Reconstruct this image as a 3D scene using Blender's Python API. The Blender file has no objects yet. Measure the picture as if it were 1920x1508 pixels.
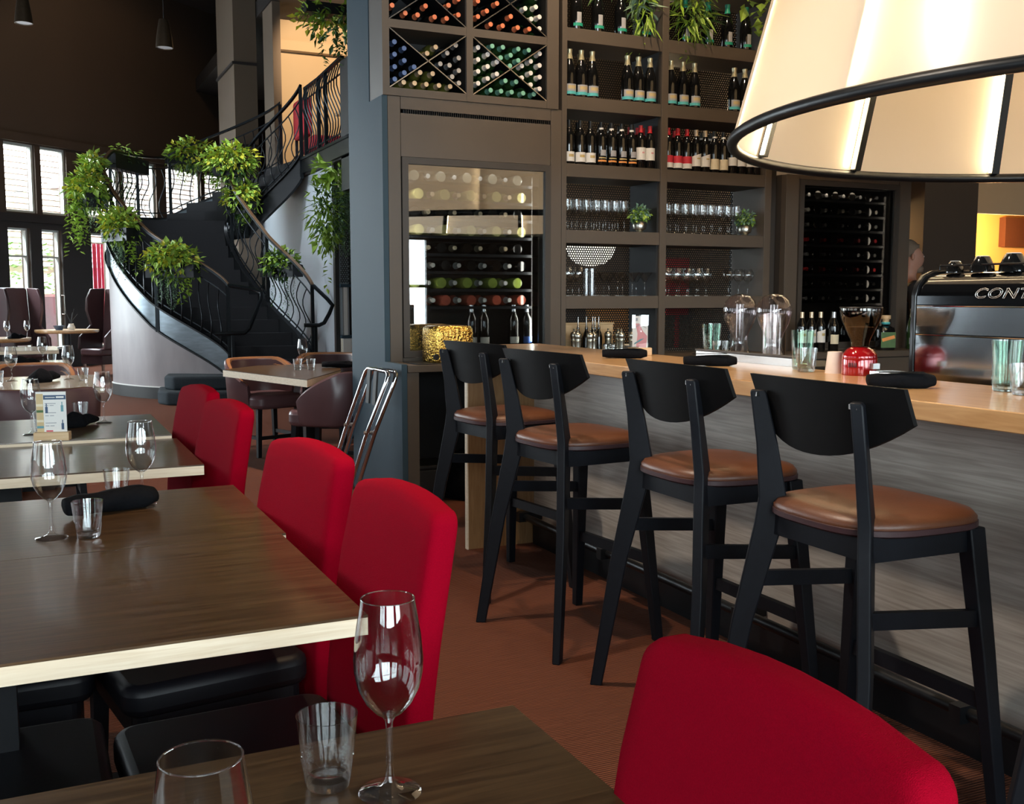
import bpy, bmesh, math, random
from math import sin, cos, pi, radians as R, sqrt, atan2
from mathutils import Vector as V, Matrix, Euler

random.seed(7)
scene = bpy.context.scene
COL = scene.collection

# ------------------------------------------------------------------ camera, world, light, exposure
cam_d = bpy.data.cameras.new('camera'); cam_d.sensor_width = 36.0; cam_d.lens = 1931.0/1920*36.0
cam_d.clip_start = 0.05; cam_d.clip_end = 200
cam = bpy.data.objects.new('camera', cam_d); COL.objects.link(cam)
cam.location = (0, 0, 1.34)
cam.rotation_euler = (pi/2 - math.atan(199/1931.0), 0, -R(25.1))
scene.camera = cam
scene.view_settings.view_transform = 'Standard'
try: scene.view_settings.look = 'None'
except Exception: pass
scene.view_settings.gamma = 1.0
scene.view_settings.use_curve_mapping = False
scene.view_settings.exposure = 0.0
scene.cycles.caustics_reflective = False
scene.cycles.caustics_refractive = False
scene.cycles.max_bounces = 8
scene.cycles.diffuse_bounces = 3
scene.cycles.glossy_bounces = 4
scene.cycles.transparent_max_bounces = 20
scene.cycles.transmission_bounces = 6
scene.cycles.sample_clamp_indirect = 6.0
scene.cycles.use_adaptive_sampling = True
scene.cycles.adaptive_threshold = .06

world = bpy.data.worlds.new('world'); scene.world = world; world.use_nodes = True
wn = world.node_tree.nodes; wl = world.node_tree.links
wn['Background'].inputs[0].default_value = (0.86, 0.93, 1.0, 1); wn['Background'].inputs[1].default_value = 2.2

def area(name, loc, target, sx, sy, power, color=(1, 1, 1), spread=180):
    d = bpy.data.lights.new(name, 'AREA'); d.shape = 'RECTANGLE'; d.size = sx; d.size_y = sy
    d.energy = power; d.color = color; d.spread = R(spread)
    o = bpy.data.objects.new(name, d); COL.objects.link(o); o.location = loc
    o.rotation_euler = (V(target)-V(loc)).to_track_quat('-Z', 'Y').to_euler()
    return o
def spot(name, loc, target, power, size=60, blend=.6, color=(1, .72, .45), rad=.05):
    d = bpy.data.lights.new(name, 'SPOT'); d.energy = power; d.spot_size = R(size); d.spot_blend = blend
    d.color = color; d.shadow_soft_size = rad
    o = bpy.data.objects.new(name, d); COL.objects.link(o); o.location = loc
    o.rotation_euler = (V(target)-V(loc)).to_track_quat('-Z', 'Y').to_euler()
    return o
DAY = (.84, .92, 1.0); WARM = (1, .70, .42)
# daylight standing in the openings of the rear and side windows (behind and beside the viewer)
for k, x in enumerate((-3.6, -.4, 2.8, 5.0)):
    area('rear_window_daylight', (x, -3.62, 1.95 if k < 3 else 1.55), (x, 5, 1.6), (2.5 if k < 3 else 2.0), 2.3 if k < 3 else 1.5, (230, 330, 310, 110)[k], DAY)
for y in (.5, 4.0, 7.3, 12.3):
    area('side_window_daylight', (-6.12, y, 2.1), (2, y, 1.2), 2.6, 2.3, {.5: 20, 4.0: 20, 7.3: 40, 12.3: 190}[y], DAY)
area('added_glazing_daylight', (-4.06, 17.72, 2.3), (1.5, 11.5, 1.0), 5.0, 3.6, 850, DAY)  # extra glazing light out of view, added to brighten the stair side
# open sky above the alley outside the glazed front, reaching in through the panes and onto the siding
area('alley_sky_inward', (-.953, 23.26, 6.4), (4.58, 16.67, 1.0), 8, 2.0, 9000, DAY)
area('alley_sky_on_siding', (.52, 23.06, 7.2), (-.573, 24.36, 3.0), 9, 1.5, 3000, (1, .99, .97))
# recessed ceiling spots, some of them added only to brighten dim areas
spot('ceiling_spot_aisle', (1.25, 3.1, 4.6), (1.55, 3.0, 0), 260, 62, .6, WARM, .03)
spot('ceiling_spot_aisle', (1.1, 1.5, 4.6), (1.25, 1.6, 0), 90, 55)
spot('ceiling_spot_bar_front', (.3, 3.6, 4.4), (2.45, 2.6, .55), 420, 60, .5, (1, .88, .74), .08)
spot('added_hall_spot', (1.3, 8.3, 5.6), (1.15, 7.6, 0), 1200, 58, .8, (1, .84, .74), .15)  # no known fixture; added to brighten the far carpet
spot('added_hall_spot', (1.0, 11.9, 5.6), (.8, 11.6, 0), 700, 58, .8, (1, .84, .74), .15)  # second added spot, brightens the carpet towards the stairs
spot('added_stair_wall_spot', (1.6, 12.2, 6.4), (3.55, 15.2, 1.6), 900, 50, .7, DAY, .2)  # added to lift the pale stair wall, fixture made up
spot('ceiling_spot_bar', (2.1, 4.6, 4.6), (2.2, 4.9, 0), 70, 55)
spot('ceiling_spot_shelves', (3.4, 4.9, 4.8), (3.9, 6.3, 2.2), 190, 75)
spot('ceiling_spot_rack', (2.3, 4.6, 4.8), (2.7, 6.2, 2.7), 130, 60)
spot('mezzanine_lamp', (4.3, 14.6, 5.6), (4.9, 18.4, 4.0), 420, 80)
spot('ceiling_spot_wall', (2.3, 18.5, 7.0), (1.2, 22.0, 4.6), 130, 95)
for x, e in ((10.3, 230), (7.8, 120)):
    d = bpy.data.lights.new('kitchen_lamp', 'POINT'); d.energy = e; d.color = (1, .66, .30); d.shadow_soft_size = .1
    o = bpy.data.objects.new('kitchen_lamp', d); COL.objects.link(o); o.location = (x, 8.7, 2.05)
spot('added_fascia_spot', (8.2, 5.6, 3.6), (8.9, 7.9, 2.45), 60, 80)  # made-up spot lighting the fascia from the front

# ------------------------------------------------------------------ materials
M = {}
def nm(name):
    m = bpy.data.materials.new(name); m.use_nodes = True; M[name] = m
    return m, m.node_tree.nodes, m.node_tree.links, m.node_tree.nodes['Principled BSDF']
def mat(name, col, rough=.5, metal=0., var=.12, scale=30., bump=0., bscale=200., coat=0., spec=None, stretch=None, emit=None, es=0, trans=0, ior=None, alpha=None):
    m, n, l, p = nm(name)
    p.inputs['Roughness'].default_value = rough; p.inputs['Metallic'].default_value = metal
    if coat: p.inputs['Coat Weight'].default_value = coat; p.inputs['Coat Roughness'].default_value = .08
    if spec is not None: p.inputs['Specular IOR Level'].default_value = spec
    if trans: p.inputs['Transmission Weight'].default_value = trans
    if ior: p.inputs['IOR'].default_value = ior
    if emit: p.inputs['Emission Color'].default_value = (*emit, 1); p.inputs['Emission Strength'].default_value = es
    tc = n.new('ShaderNodeTexCoord'); mp = n.new('ShaderNodeMapping'); l.new(tc.outputs['Object'], mp.inputs[0])
    if stretch: mp.inputs['Scale'].default_value = stretch
    no = n.new('ShaderNodeTexNoise'); no.inputs['Scale'].default_value = scale; no.inputs['Detail'].default_value = 4
    l.new(mp.outputs[0], no.inputs['Vector'])
    mx = n.new('ShaderNodeMix'); mx.data_type = 'RGBA'
    mx.inputs[6].default_value = (*[c*(1-var) for c in col], 1); mx.inputs[7].default_value = (*[min(1, c*(1+var)) for c in col], 1)
    l.new(no.outputs[0], mx.inputs[0]); l.new(mx.outputs[2], p.inputs['Base Color'])
    if bump:
        n2 = n.new('ShaderNodeTexNoise'); n2.inputs['Scale'].default_value = bscale; n2.inputs['Detail'].default_value = 3
        l.new(mp.outputs[0], n2.inputs['Vector'])
        b = n.new('ShaderNodeBump'); b.inputs['Strength'].default_value = bump; b.inputs['Distance'].default_value = .01
        l.new(n2.outputs[0], b.inputs['Height']); l.new(b.outputs[0], p.inputs['Normal'])
    return m
def wood(name, a, b, rough=.4, stretch=(3, 40, 40), scale=2.2, coat=0., bump=.05):
    m, n, l, p = nm(name)
    tc = n.new('ShaderNodeTexCoord'); mp = n.new('ShaderNodeMapping'); mp.inputs['Scale'].default_value = stretch
    l.new(tc.outputs['Object'], mp.inputs[0])
    no = n.new('ShaderNodeTexNoise'); no.inputs['Scale'].default_value = scale; no.inputs['Detail'].default_value = 8; no.inputs['Distortion'].default_value = .6
    l.new(mp.outputs[0], no.inputs['Vector'])
    cr = n.new('ShaderNodeValToRGB'); cr.color_ramp.elements[0].position = .32; cr.color_ramp.elements[1].position = .70
    cr.color_ramp.elements[0].color = (*a, 1); cr.color_ramp.elements[1].color = (*b, 1)
    l.new(no.outputs[0], cr.inputs[0]); l.new(cr.outputs[0], p.inputs['Base Color'])
    p.inputs['Roughness'].default_value = rough
    if coat: p.inputs['Coat Weight'].default_value = coat; p.inputs['Coat Roughness'].default_value = .12
    bm_ = n.new('ShaderNodeBump'); bm_.inputs['Strength'].default_value = bump; bm_.inputs['Distance'].default_value = .005
    l.new(no.outputs[0], bm_.inputs['Height']); l.new(bm_.outputs[0], p.inputs['Normal'])
    return m
def thin_glass(name, tint=(1, 1, 1), base=.04, rough=0.0, power=4.0, top=.9):
    # thin sheet: straight transmission plus a mirror share that grows towards grazing angles
    m = bpy.data.materials.new(name); m.use_nodes = True; M[name] = m
    n = m.node_tree.nodes; l = m.node_tree.links; n.remove(n['Principled BSDF'])
    tr = n.new('ShaderNodeBsdfTransparent'); tr.inputs[0].default_value = (*tint, 1)
    gl = n.new('ShaderNodeBsdfGlossy'); gl.inputs['Roughness'].default_value = rough
    lw = n.new('ShaderNodeLayerWeight'); lw.inputs[0].default_value = .5
    pw = n.new('ShaderNodeMath'); pw.operation = 'POWER'; l.new(lw.outputs['Facing'], pw.inputs[0]); pw.inputs[1].default_value = power
    ma = n.new('ShaderNodeMath'); ma.operation = 'MULTIPLY_ADD'; l.new(pw.outputs[0], ma.inputs[0]); ma.inputs[1].default_value = top-base; ma.inputs[2].default_value = base
    mx = n.new('ShaderNodeMixShader')
    l.new(ma.outputs[0], mx.inputs[0]); l.new(tr.outputs[0], mx.inputs[1]); l.new(gl.outputs[0], mx.inputs[2])
    l.new(mx.outputs[0], n['Material Output'].inputs[0]); return m
def glass(name, tint=(1, 1, 1), ior=1.46, mixt=.25):
    # refractive glass with part of the light passing straight, so that what stands under it is still lit
    m = bpy.data.materials.new(name); m.use_nodes = True; M[name] = m
    n = m.node_tree.nodes; l = m.node_tree.links; n.remove(n['Principled BSDF'])
    g = n.new('ShaderNodeBsdfGlass'); g.inputs['Color'].default_value = (*tint, 1); g.inputs['IOR'].default_value = ior; g.inputs['Roughness'].default_value = 0
    tr = n.new('ShaderNodeBsdfTransparent'); tr.inputs[0].default_value = (*tint, 1)
    mx = n.new('ShaderNodeMixShader'); mx.inputs[0].default_value = mixt
    l.new(g.outputs[0], mx.inputs[1]); l.new(tr.outputs[0], mx.inputs[2]); l.new(mx.outputs[0], n['Material Output'].inputs[0]); return m

def carpet():
    m, n, l, p = nm('carpet'); p.inputs['Roughness'].default_value = .95; p.inputs['Specular IOR Level'].default_value = .15; p.inputs['Sheen Weight'].default_value = .12; p.inputs['Sheen Roughness'].default_value = .35; p.inputs['Sheen Tint'].default_value = (1, .55, .42, 1)
    tc = n.new('ShaderNodeTexCoord'); mp = n.new('ShaderNodeMapping'); l.new(tc.outputs['Object'], mp.inputs[0])
    mp.inputs['Rotation'].default_value = (0, 0, R(12)); mp.inputs['Scale'].default_value = (9, 70, 1)
    no = n.new('ShaderNodeTexNoise'); no.inputs['Scale'].default_value = 1.0; no.inputs['Detail'].default_value = 4; l.new(mp.outputs[0], no.inputs['Vector'])
    wv = n.new('ShaderNodeTexWave'); wv.bands_direction = 'Y'; wv.inputs['Scale'].default_value = .42; wv.inputs['Distortion'].default_value = 1.5; l.new(mp.outputs[0], wv.inputs['Vector'])
    mx = n.new('ShaderNodeMix'); mx.data_type = 'FLOAT'; mx.inputs[0].default_value = .6; l.new(no.outputs[0], mx.inputs[2]); l.new(wv.outputs[1], mx.inputs[3])
    cr = n.new('ShaderNodeValToRGB'); cr.color_ramp.elements[0].position = .3; cr.color_ramp.elements[1].position = .72
    cr.color_ramp.elements[0].color = (.044, .013, .007, 1); cr.color_ramp.elements[1].color = (.165, .055, .027, 1)
    l.new(mx.outputs[0], cr.inputs[0]); l.new(cr.outputs[0], p.inputs['Base Color'])
    b = n.new('ShaderNodeBump'); b.inputs['Strength'].default_value = .5; b.inputs['Distance'].default_value = .01
    l.new(mx.outputs[0], b.inputs['Height']); l.new(b.outputs[0], p.inputs['Normal'])
def perforated(name, col, pitch=.019, rad=.30, axes=('X', 'Z')):
    m, n, l, p = nm(name); p.inputs['Base Color'].default_value = (*col, 1); p.inputs['Roughness'].default_value = .45; p.inputs['Metallic'].default_value = .3
    tc = n.new('ShaderNodeTexCoord'); sp = n.new('ShaderNodeSeparateXYZ'); l.new(tc.outputs['Object'], sp.inputs[0])
    def mth(op, a, b=None):
        k = n.new('ShaderNodeMath'); k.operation = op
        for i, v in enumerate((a, b)):
            if v is None: continue
            if isinstance(v, (int, float)): k.inputs[i].default_value = v
            else: l.new(v, k.inputs[i])
        return k.outputs[0]
    X = mth('DIVIDE', sp.outputs[axes[0]], pitch); Z = mth('DIVIDE', sp.outputs[axes[1]], pitch*1.732)
    ds = []
    for off in (0, .5):
        fx = mth('SUBTRACT', mth('FRACT', mth('ADD', X, off+100)), .5)
        fz = mth('MULTIPLY', mth('SUBTRACT', mth('FRACT', mth('ADD', Z, off+100)), .5), 1.732)
        ds.append(mth('SQRT', mth('ADD', mth('MULTIPLY', fx, fx), mth('MULTIPLY', fz, fz))))
    hole = mth('LESS_THAN', mth('MINIMUM', ds[0], ds[1]), rad)
    tr = n.new('ShaderNodeBsdfTransparent'); mx = n.new('ShaderNodeMixShader')
    l.new(hole, mx.inputs[0]); l.new(p.outputs[0], mx.inputs[1]); l.new(tr.outputs[0], mx.inputs[2]); l.new(mx.outputs[0], n['Material Output'].inputs[0])

carpet()
wood('table_wood', (.050, .025, .010), (.112, .062, .027), .29, (2.5, 45, 45), 2.0, coat=.2)
wood('pale_top', (.30, .24, .17), (.42, .35, .26), .2, (3, 40, 40), 2.0, coat=.5)
wood('oak', (.50, .27, .11), (.66, .40, .19), .28, (30, 2.5, 30), 2.0, coat=.35)
wood('oak_block', (.62, .40, .20), (.74, .52, .30), .5, (3, 30, 30), 2.0)
wood('ply_edge', (.74, .58, .40), (.86, .72, .54), .5, (3, 12, 60), 2.5)
wood('bar_panel', (.30, .26, .22), (.47, .42, .37), .38, (30, 1.6, 40), 2.2)
wood('gable_oak', (.22, .115, .045), (.31, .175, .075), .45, (40, 40, 3), 2.2)
mat('black_wood', (.006, .007, .010), .48, var=.3, scale=60, spec=.22)
mat('stool_back', (.005, .0045, .0045), .6, spec=.14, var=.3)
mat('tan_leather', (.105, .035, .014), .42, var=.35, scale=9, bump=.08, bscale=160)
mat('tan_leather_rim', (.35, .15, .06), .4, var=.3, scale=9)
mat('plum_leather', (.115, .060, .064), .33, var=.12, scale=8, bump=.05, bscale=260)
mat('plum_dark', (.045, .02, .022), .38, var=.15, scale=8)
mat('black_leather', (.005, .005, .007), .45, var=.2, spec=.25)
mat('red_fabric', (.30, .0010, .013), .88, var=.22, scale=500, bump=.45, bscale=900, spec=.03)
mat('black_metal', (.010, .011, .013), .38, .4, var=.2)
mat('rail_metal', (.02, .024, .028), .30, .7, var=.2)
mat('steel_plate', (.17, .20, .225), .30, .75, var=.45, scale=3, stretch=(2, 2, 9), bump=.05, bscale=30)
mat('handrail_top', (.20, .11, .055), .3, .1, var=.25, scale=14)
mat('taupe', (.088, .068, .052), .52, var=.06, scale=6)
mat('taupe_dark', (.045, .037, .031), .55, var=.06, scale=6)
mat('black_interior', (.010, .010, .011), .6, var=.2)
mat('blue_paint', (.040, .068, .090), .6, spec=.15, var=.05, scale=4, bump=.03, bscale=300)
mat('pale_blue', (.58, .64, .70), .5, var=.10, scale=1.3, stretch=(1, 1, .25))
mat('drum_plaster', (.33, .29, .295), .40, var=.42, scale=1.8, stretch=(2, 2, .6))
mat('brown_wall', (.050, .031, .019), .75, var=.18, scale=.8)
mat('dark_wall', (.016, .012, .011), .7, var=.2, scale=1)
mat('grey_brown_wall', (.135, .098, .068), .7, var=.1, scale=1)
mat('beige_wall', (.50, .38, .24), .8, var=.06, scale=1)
mat('kitchen_wall', (.82, .42, .12), .7, var=.06, scale=1)
mat('cream', (.80, .72, .58), .6, var=.05)
mat('tread_carpet', (.010, .010, .012), .95, var=.4, scale=90, bump=.3, bscale=400)
mat('step_carpet', (.018, .028, .037), .95, var=.35, scale=60, bump=.4, bscale=300)
mat('ceiling_paint', (.045, .038, .034), .8, var=.1, scale=1)
mat('white_siding', (.86, .86, .87), .6, var=.03)
mat('frame_grey', (.50, .55, .53), .5, var=.06)
mat('dark_frame', (.02, .02, .02), .45, var=.2)
mat('paving', (.55, .53, .50), .8, var=.1, scale=3)
mat('grass_green', (.16, .36, .07), .8, var=.3, scale=8)
mat('pink_cloth', (.85, .10, .22), .8, var=.15, scale=6, stretch=(8, 8, 1))
mat('chrome', (.78, .80, .83), .10, 1.0, var=.03)
mat('steel', (.55, .54, .52), .25, 1.0, var=.08)
mat('brushed_gold', (.62, .60, .52), .28, 1.0, var=.1)
mat('hammered_gold', (.80, .50, .12), .14, 1.0, var=.1, bump=1.0, bscale=60)
mat('napkin', (.004, .0045, .006), .9, var=.3, scale=40, bump=.35, bscale=60, spec=.12)
mat('rubber', (.012, .012, .013), .6)
mat('bottle_black', (.006, .006, .006), .08, var=.3, coat=.5)
mat('bottle_green', (.020, .050, .014), .08, var=.3, coat=.5)
mat('bottle_olive', (.10, .10, .02), .10, var=.3, coat=.5)
mat('bottle_yellow', (.62, .56, .22), .10, var=.2, coat=.5)
mat('bottle_lime', (.36, .46, .08), .10, var=.2, coat=.5)
mat('bottle_rose', (.58, .12, .07), .10, var=.2, coat=.5)
mat('bottle_clear', (.20, .19, .16), .10, var=.2, coat=.5)
mat('cap_orange', (.85, .25, .12), .4, .2); mat('cap_white', (.82, .78, .74), .4)
mat('cap_blue', (.14, .22, .45), .3, .5); mat('cap_gold', (.80, .62, .42), .3, .5)
mat('cap_silver', (.62, .64, .68), .25, .7); mat('cap_green', (.25, .58, .45), .35, .3)
mat('cap_black', (.012, .012, .012), .35); mat('cap_red', (.55, .02, .03), .35)
mat('foil_gold', (.78, .66, .42), .3, .6, var=.4, scale=200); mat('teal', (.10, .50, .52), .4); mat('emerald', (.02, .33, .22), .4)
mat('paper_white', (.82, .80, .76), .7, var=.04); mat('paper_cream', (.80, .70, .50), .7, var=.05); mat('paper_red', (.60, .03, .05), .6)
mat('ink_navy', (.05, .09, .17), .6); mat('ink_grey', (.38, .38, .40), .6); mat('ink_gold', (.55, .42, .18), .5); mat('ink_pink', (.72, .32, .34), .6)
mat('ink_teal', (.14, .32, .36), .6); mat('ink_orange', (.85, .33, .08), .6); mat('ink_sand', (.62, .46, .24), .6); mat('ink_blue', (.05, .14, .50), .5)
mat('machine_black', (.018, .019, .022), .10, .85, var=.1, coat=.4); mat('machine_side', (.012, .012, .013), .25, .3)
mat('machine_panel', (.55, .57, .60), .12, 1.0, var=.12, scale=2)
mat('red_enamel', (.36, .006, .008), .12, .2, coat=.8, var=.1)
mat('coffee', (.035, .018, .010), .5, var=.5, scale=150, bump=.5, bscale=150)
mat('skin', (.52, .27, .19), .55, var=.08); mat('hair', (.20, .15, .11), .8, var=.3, scale=120); mat('black_cloth', (.012, .012, .014), .9)
mat('paper_cup', (.78, .66, .58), .7); mat('bronze', (.10, .07, .045), .35, .8, var=.2); mat('lamp_white', (.75, .75, .78), .6)
mat('red_plain', (.40, .01, .02), .8); mat('brown_panel', (.10, .03, .012), .6)
mat('soil', (.02, .014, .01), .9)
for k, c in dict(leaf_yellow=(.66, .62, .06), leaf_mid=(.27, .42, .05), leaf_dark=(.055, .13, .030), leaf_sage=(.24, .38, .24), leaf_lime=(.42, .62, .10)).items():
    mm = mat(k, c, .45, var=.35, scale=25); mm.node_tree.nodes['Principled BSDF'].inputs['Subsurface Weight'].default_value = 0
thin_glass('glass_thin', (.98, .985, .985), .06, 0, 2.4, .9); thin_glass('pane', (.93, .96, .95), .06); thin_glass('door_pane', (.82, .85, .85), .30)
thin_glass('pink_glass', (.995, .965, .968), .05, 0, 4.0, .7); thin_glass('tumbler_glass', (.975, .985, .985), .06, 0, 2.2, .8); thin_glass('tumbler_green', (.86, .95, .90), .06, 0, 2.4, .75); thin_glass('smoke_glass', (.55, .47, .40), .06); thin_glass('dark_door', (.45, .43, .40), .16)
glass('glass_clear', (.99, .99, .99), mixt=.5); glass('glass_green', (.90, .97, .93), mixt=.6); thin_glass('acrylic', (.96, .97, .98), .06)
perforated('perforated_black', (.012, .011, .010), .019, .27); perforated('mesh_yz', (.05, .06, .065), .03, .33, ('X', 'Z'))
mat('led_warm', (1, .9, .7), .5, emit=(1, .78, .46), es=52)
mat('lamp_dome', (.9, .9, .85), .5, emit=(1, .93, .78), es=1.8)
def shade():
    m = bpy.data.materials.new('lamp_shade'); m.use_nodes = True; M['lamp_shade'] = m
    n = m.node_tree.nodes; l = m.node_tree.links; n.remove(n['Principled BSDF'])
    tc = n.new('ShaderNodeTexCoord'); no = n.new('ShaderNodeTexNoise'); no.inputs['Scale'].default_value = 1.3; l.new(tc.outputs['Object'], no.inputs['Vector'])
    cr = n.new('ShaderNodeValToRGB'); cr.color_ramp.elements[0].color = (.80, .68, .52, 1); cr.color_ramp.elements[1].color = (.88, .78, .68, 1); l.new(no.outputs[0], cr.inputs[0])
    d = n.new('ShaderNodeBsdfDiffuse'); t = n.new('ShaderNodeBsdfTranslucent'); l.new(cr.outputs[0], d.inputs[0]); l.new(cr.outputs[0], t.inputs[0])
    a = n.new('ShaderNodeMixShader'); a.inputs[0].default_value = .5; l.new(d.outputs[0], a.inputs[1]); l.new(t.outputs[0], a.inputs[2])
    g = n.new('ShaderNodeBsdfGlossy'); g.inputs['Roughness'].default_value = .25
    b = n.new('ShaderNodeMixShader'); b.inputs[0].default_value = .04; l.new(a.outputs[0], b.inputs[1]); l.new(g.outputs[0], b.inputs[2])
    e = n.new('ShaderNodeEmission'); e.inputs[0].default_value = (1, .62, .30, 1); e.inputs[1].default_value = .28
    s = n.new('ShaderNodeAddShader'); l.new(b.outputs[0], s.inputs[0]); l.new(e.outputs[0], s.inputs[1]); l.new(s.outputs[0], n['Material Output'].inputs[0])
shade()

# ------------------------------------------------------------------ mesh helpers
class MB:
    def __init__(s): s.v = []; s.f = []
    def add(s, vs, fs):
        o = len(s.v); s.v += [tuple(p) for p in vs]; s.f += [tuple(i+o for i in f) for f in fs]; return s
    def box(s, x0, x1, y0, y1, z0, z1):
        return s.add([(x0,y0,z0),(x1,y0,z0),(x1,y1,z0),(x0,y1,z0),(x0,y0,z1),(x1,y0,z1),(x1,y1,z1),(x0,y1,z1)],
                     [(0,3,2,1),(4,5,6,7),(0,1,5,4),(1,2,6,5),(2,3,7,6),(3,0,4,7)])
    def loft(s, rings, cap=True):
        n = len(rings[0]); vs = [p for r in rings for p in r]; fs = []
        for k in range(len(rings)-1):
            for i in range(n):
                j = (i+1) % n; fs.append((k*n+i, k*n+j, (k+1)*n+j, (k+1)*n+i))
        if cap: fs.append(tuple(range(n))[::-1]); fs.append(tuple((len(rings)-1)*n+i for i in range(n)))
        return s.add(vs, fs)
    def bar(s, secs):   # sections (x,y,z,hx,hy): rectangular bar lofted upwards
        return s.loft([[(x-a,y-b,z),(x+a,y-b,z),(x+a,y+b,z),(x-a,y+b,z)] for x,y,z,a,b in secs])
    def beam(s, p, q, w, h, up=(0,0,1)):
        p = V(p); q = V(q); d = (q-p).normalized(); u = V(up)
        sd = d.cross(u)
        if sd.length < 1e-4: sd = d.cross(V((1,0,0)))
        sd.normalize(); u = sd.cross(d).normalized()
        r = lambda c: [c-sd*w/2-u*h/2, c+sd*w/2-u*h/2, c+sd*w/2+u*h/2, c-sd*w/2+u*h/2]
        return s.loft([r(p), r(q)])
    def tube(s, pts, r, seg=8, closed=False, cap=True):
        pts = [V(p) for p in pts]; n = len(pts); rings = []; pn = None
        for i in range(n):
            if closed: t = (pts[(i+1)%n]-pts[i-1]).normalized()
            else: t = (pts[min(i+1,n-1)]-pts[max(i-1,0)]).normalized()
            if pn is None:
                pn = t.cross(V((0,0,1)))
                if pn.length < 1e-3: pn = t.cross(V((0,1,0)))
                pn.normalize()
            pn = (pn - t*pn.dot(t)); pn.normalize(); b = t.cross(pn)
            rr = r[i] if isinstance(r, (list, tuple)) else r
            rings.append([pts[i]+(pn*cos(2*pi*k/seg)+b*sin(2*pi*k/seg))*rr for k in range(seg)])
        if closed: rings.append(rings[0]); return s.loft(rings, False)
        return s.loft(rings, cap)
    def lathe(s, prof, seg=20, c=(0,0,0), a0=0.0, axis='z', cap=True):
        rings = []
        for r, z in prof:
            ring = []
            for k in range(seg):
                a = a0+2*pi*k/seg; x, y = r*cos(a), r*sin(a)
                if axis == 'z': ring.append((c[0]+x, c[1]+y, c[2]+z))
                elif axis == 'y': ring.append((c[0]+x, c[1]+z, c[2]+y))
                else: ring.append((c[0]+z, c[1]+x, c[2]+y))
            rings.append(ring)
        return s.loft(rings, cap)
    def prism(s, poly, ax, t0, t1, f=None):   # poly in the two other axes
        def P3(a, b, t):
            return {'x': (t, a, b), 'y': (a, t, b), 'z': (a, b, t)}[ax]
        r0 = [P3(a, b, t0) for a, b in poly]; r1 = [P3(a, b, t1) for a, b in poly]
        if f: r0 = [f(*p) for p in r0]; r1 = [f(*p) for p in r1]
        return s.loft([r0, r1])
    def quad(s, a, b, c, d): return s.add([a, b, c, d], [(0,1,2,3)])
def mesh(name, mb, m, smooth=False, fix=True):
    me = bpy.data.meshes.new(name); me.from_pydata([tuple(p) for p in mb.v], [], mb.f); me.update()
    if fix:
        b = bmesh.new(); b.from_mesh(me); bmesh.ops.recalc_face_normals(b, faces=b.faces); b.to_mesh(me); b.free()
    if smooth:
        for p in me.polygons: p.use_smooth = True
        if smooth != 'all':
            try: me.set_sharp_from_angle(angle=R(40))
            except Exception: pass
    me.materials.append(M[m]); return me
def O(name, mb, m, parent=None, loc=None, smooth=False, bevel=0, seg=2, fix=True):
    me = mb if isinstance(mb, bpy.types.Mesh) else mesh(name, mb, m, smooth, fix)
    o = bpy.data.objects.new(name, me); COL.objects.link(o)
    if parent: o.parent = parent
    if loc: o.location = loc
    if bevel:
        md = o.modifiers.new('bevel', 'BEVEL'); md.width = bevel; md.segments = seg; md.limit_method = 'ANGLE'; md.angle_limit = R(35)
        for p in me.polygons: p.use_smooth = True
        try: me.set_sharp_from_angle(angle=R(70))
        except Exception: pass
    return o
def tag(o, label, cat, group=None, kind=None):
    o['label'] = label; o['category'] = cat
    if group: o['group'] = group
    if kind: o['kind'] = kind
    return o
def T(name, label, cat, loc=(0,0,0), rz=0, group=None):
    o = bpy.data.objects.new(name, None); COL.objects.link(o); o.location = loc; o.rotation_euler = (0,0,rz); o.empty_display_size = .1
    return tag(o, label, cat, group)
def S(name, mb, m, parent=None, **k):     # a piece of the setting
    o = O(name, mb, m, parent, **k)
    if not parent: o['kind'] = 'structure'
    return o
def dup(root, loc, rz=None, label=None, group=None, rot=None):
    r = root.copy(); COL.objects.link(r); r.location = loc
    if rz is not None: r.rotation_euler = (0,0,rz)
    if rot: r.rotation_euler = rot
    if label: r['label'] = label
    if group: r['group'] = group
    for ch in list(root.children):
        c = ch.copy(); COL.objects.link(c); c.parent = r
        for g in ch.children:
            d = g.copy(); COL.objects.link(d); d.parent = c
    return r
def rrect(w, h, r, n=5, x=0, y=0):
    pts = []
    for cx, cy, a0 in ((w/2-r, h/2-r, 0), (-w/2+r, h/2-r, 90), (-w/2+r, -h/2+r, 180), (w/2-r, -h/2+r, 270)):
        for k in range(n+1):
            a = R(a0+90*k/n); pts.append((x+cx+r*cos(a), y+cy+r*sin(a)))
    return pts
def catmull(P, t):
    n = len(P)-1; t = max(0, min(n-1e-6, t)); i = int(t); f = t-i
    p0, p1, p2, p3 = V(P[max(i-1,0)]), V(P[i]), V(P[i+1]), V(P[min(i+2,n)])
    return .5*((2*p1)+(p2-p0)*f+(2*p0-5*p1+4*p2-p3)*f*f+(3*p1-p0-3*p2+p3)*f**3)

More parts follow.
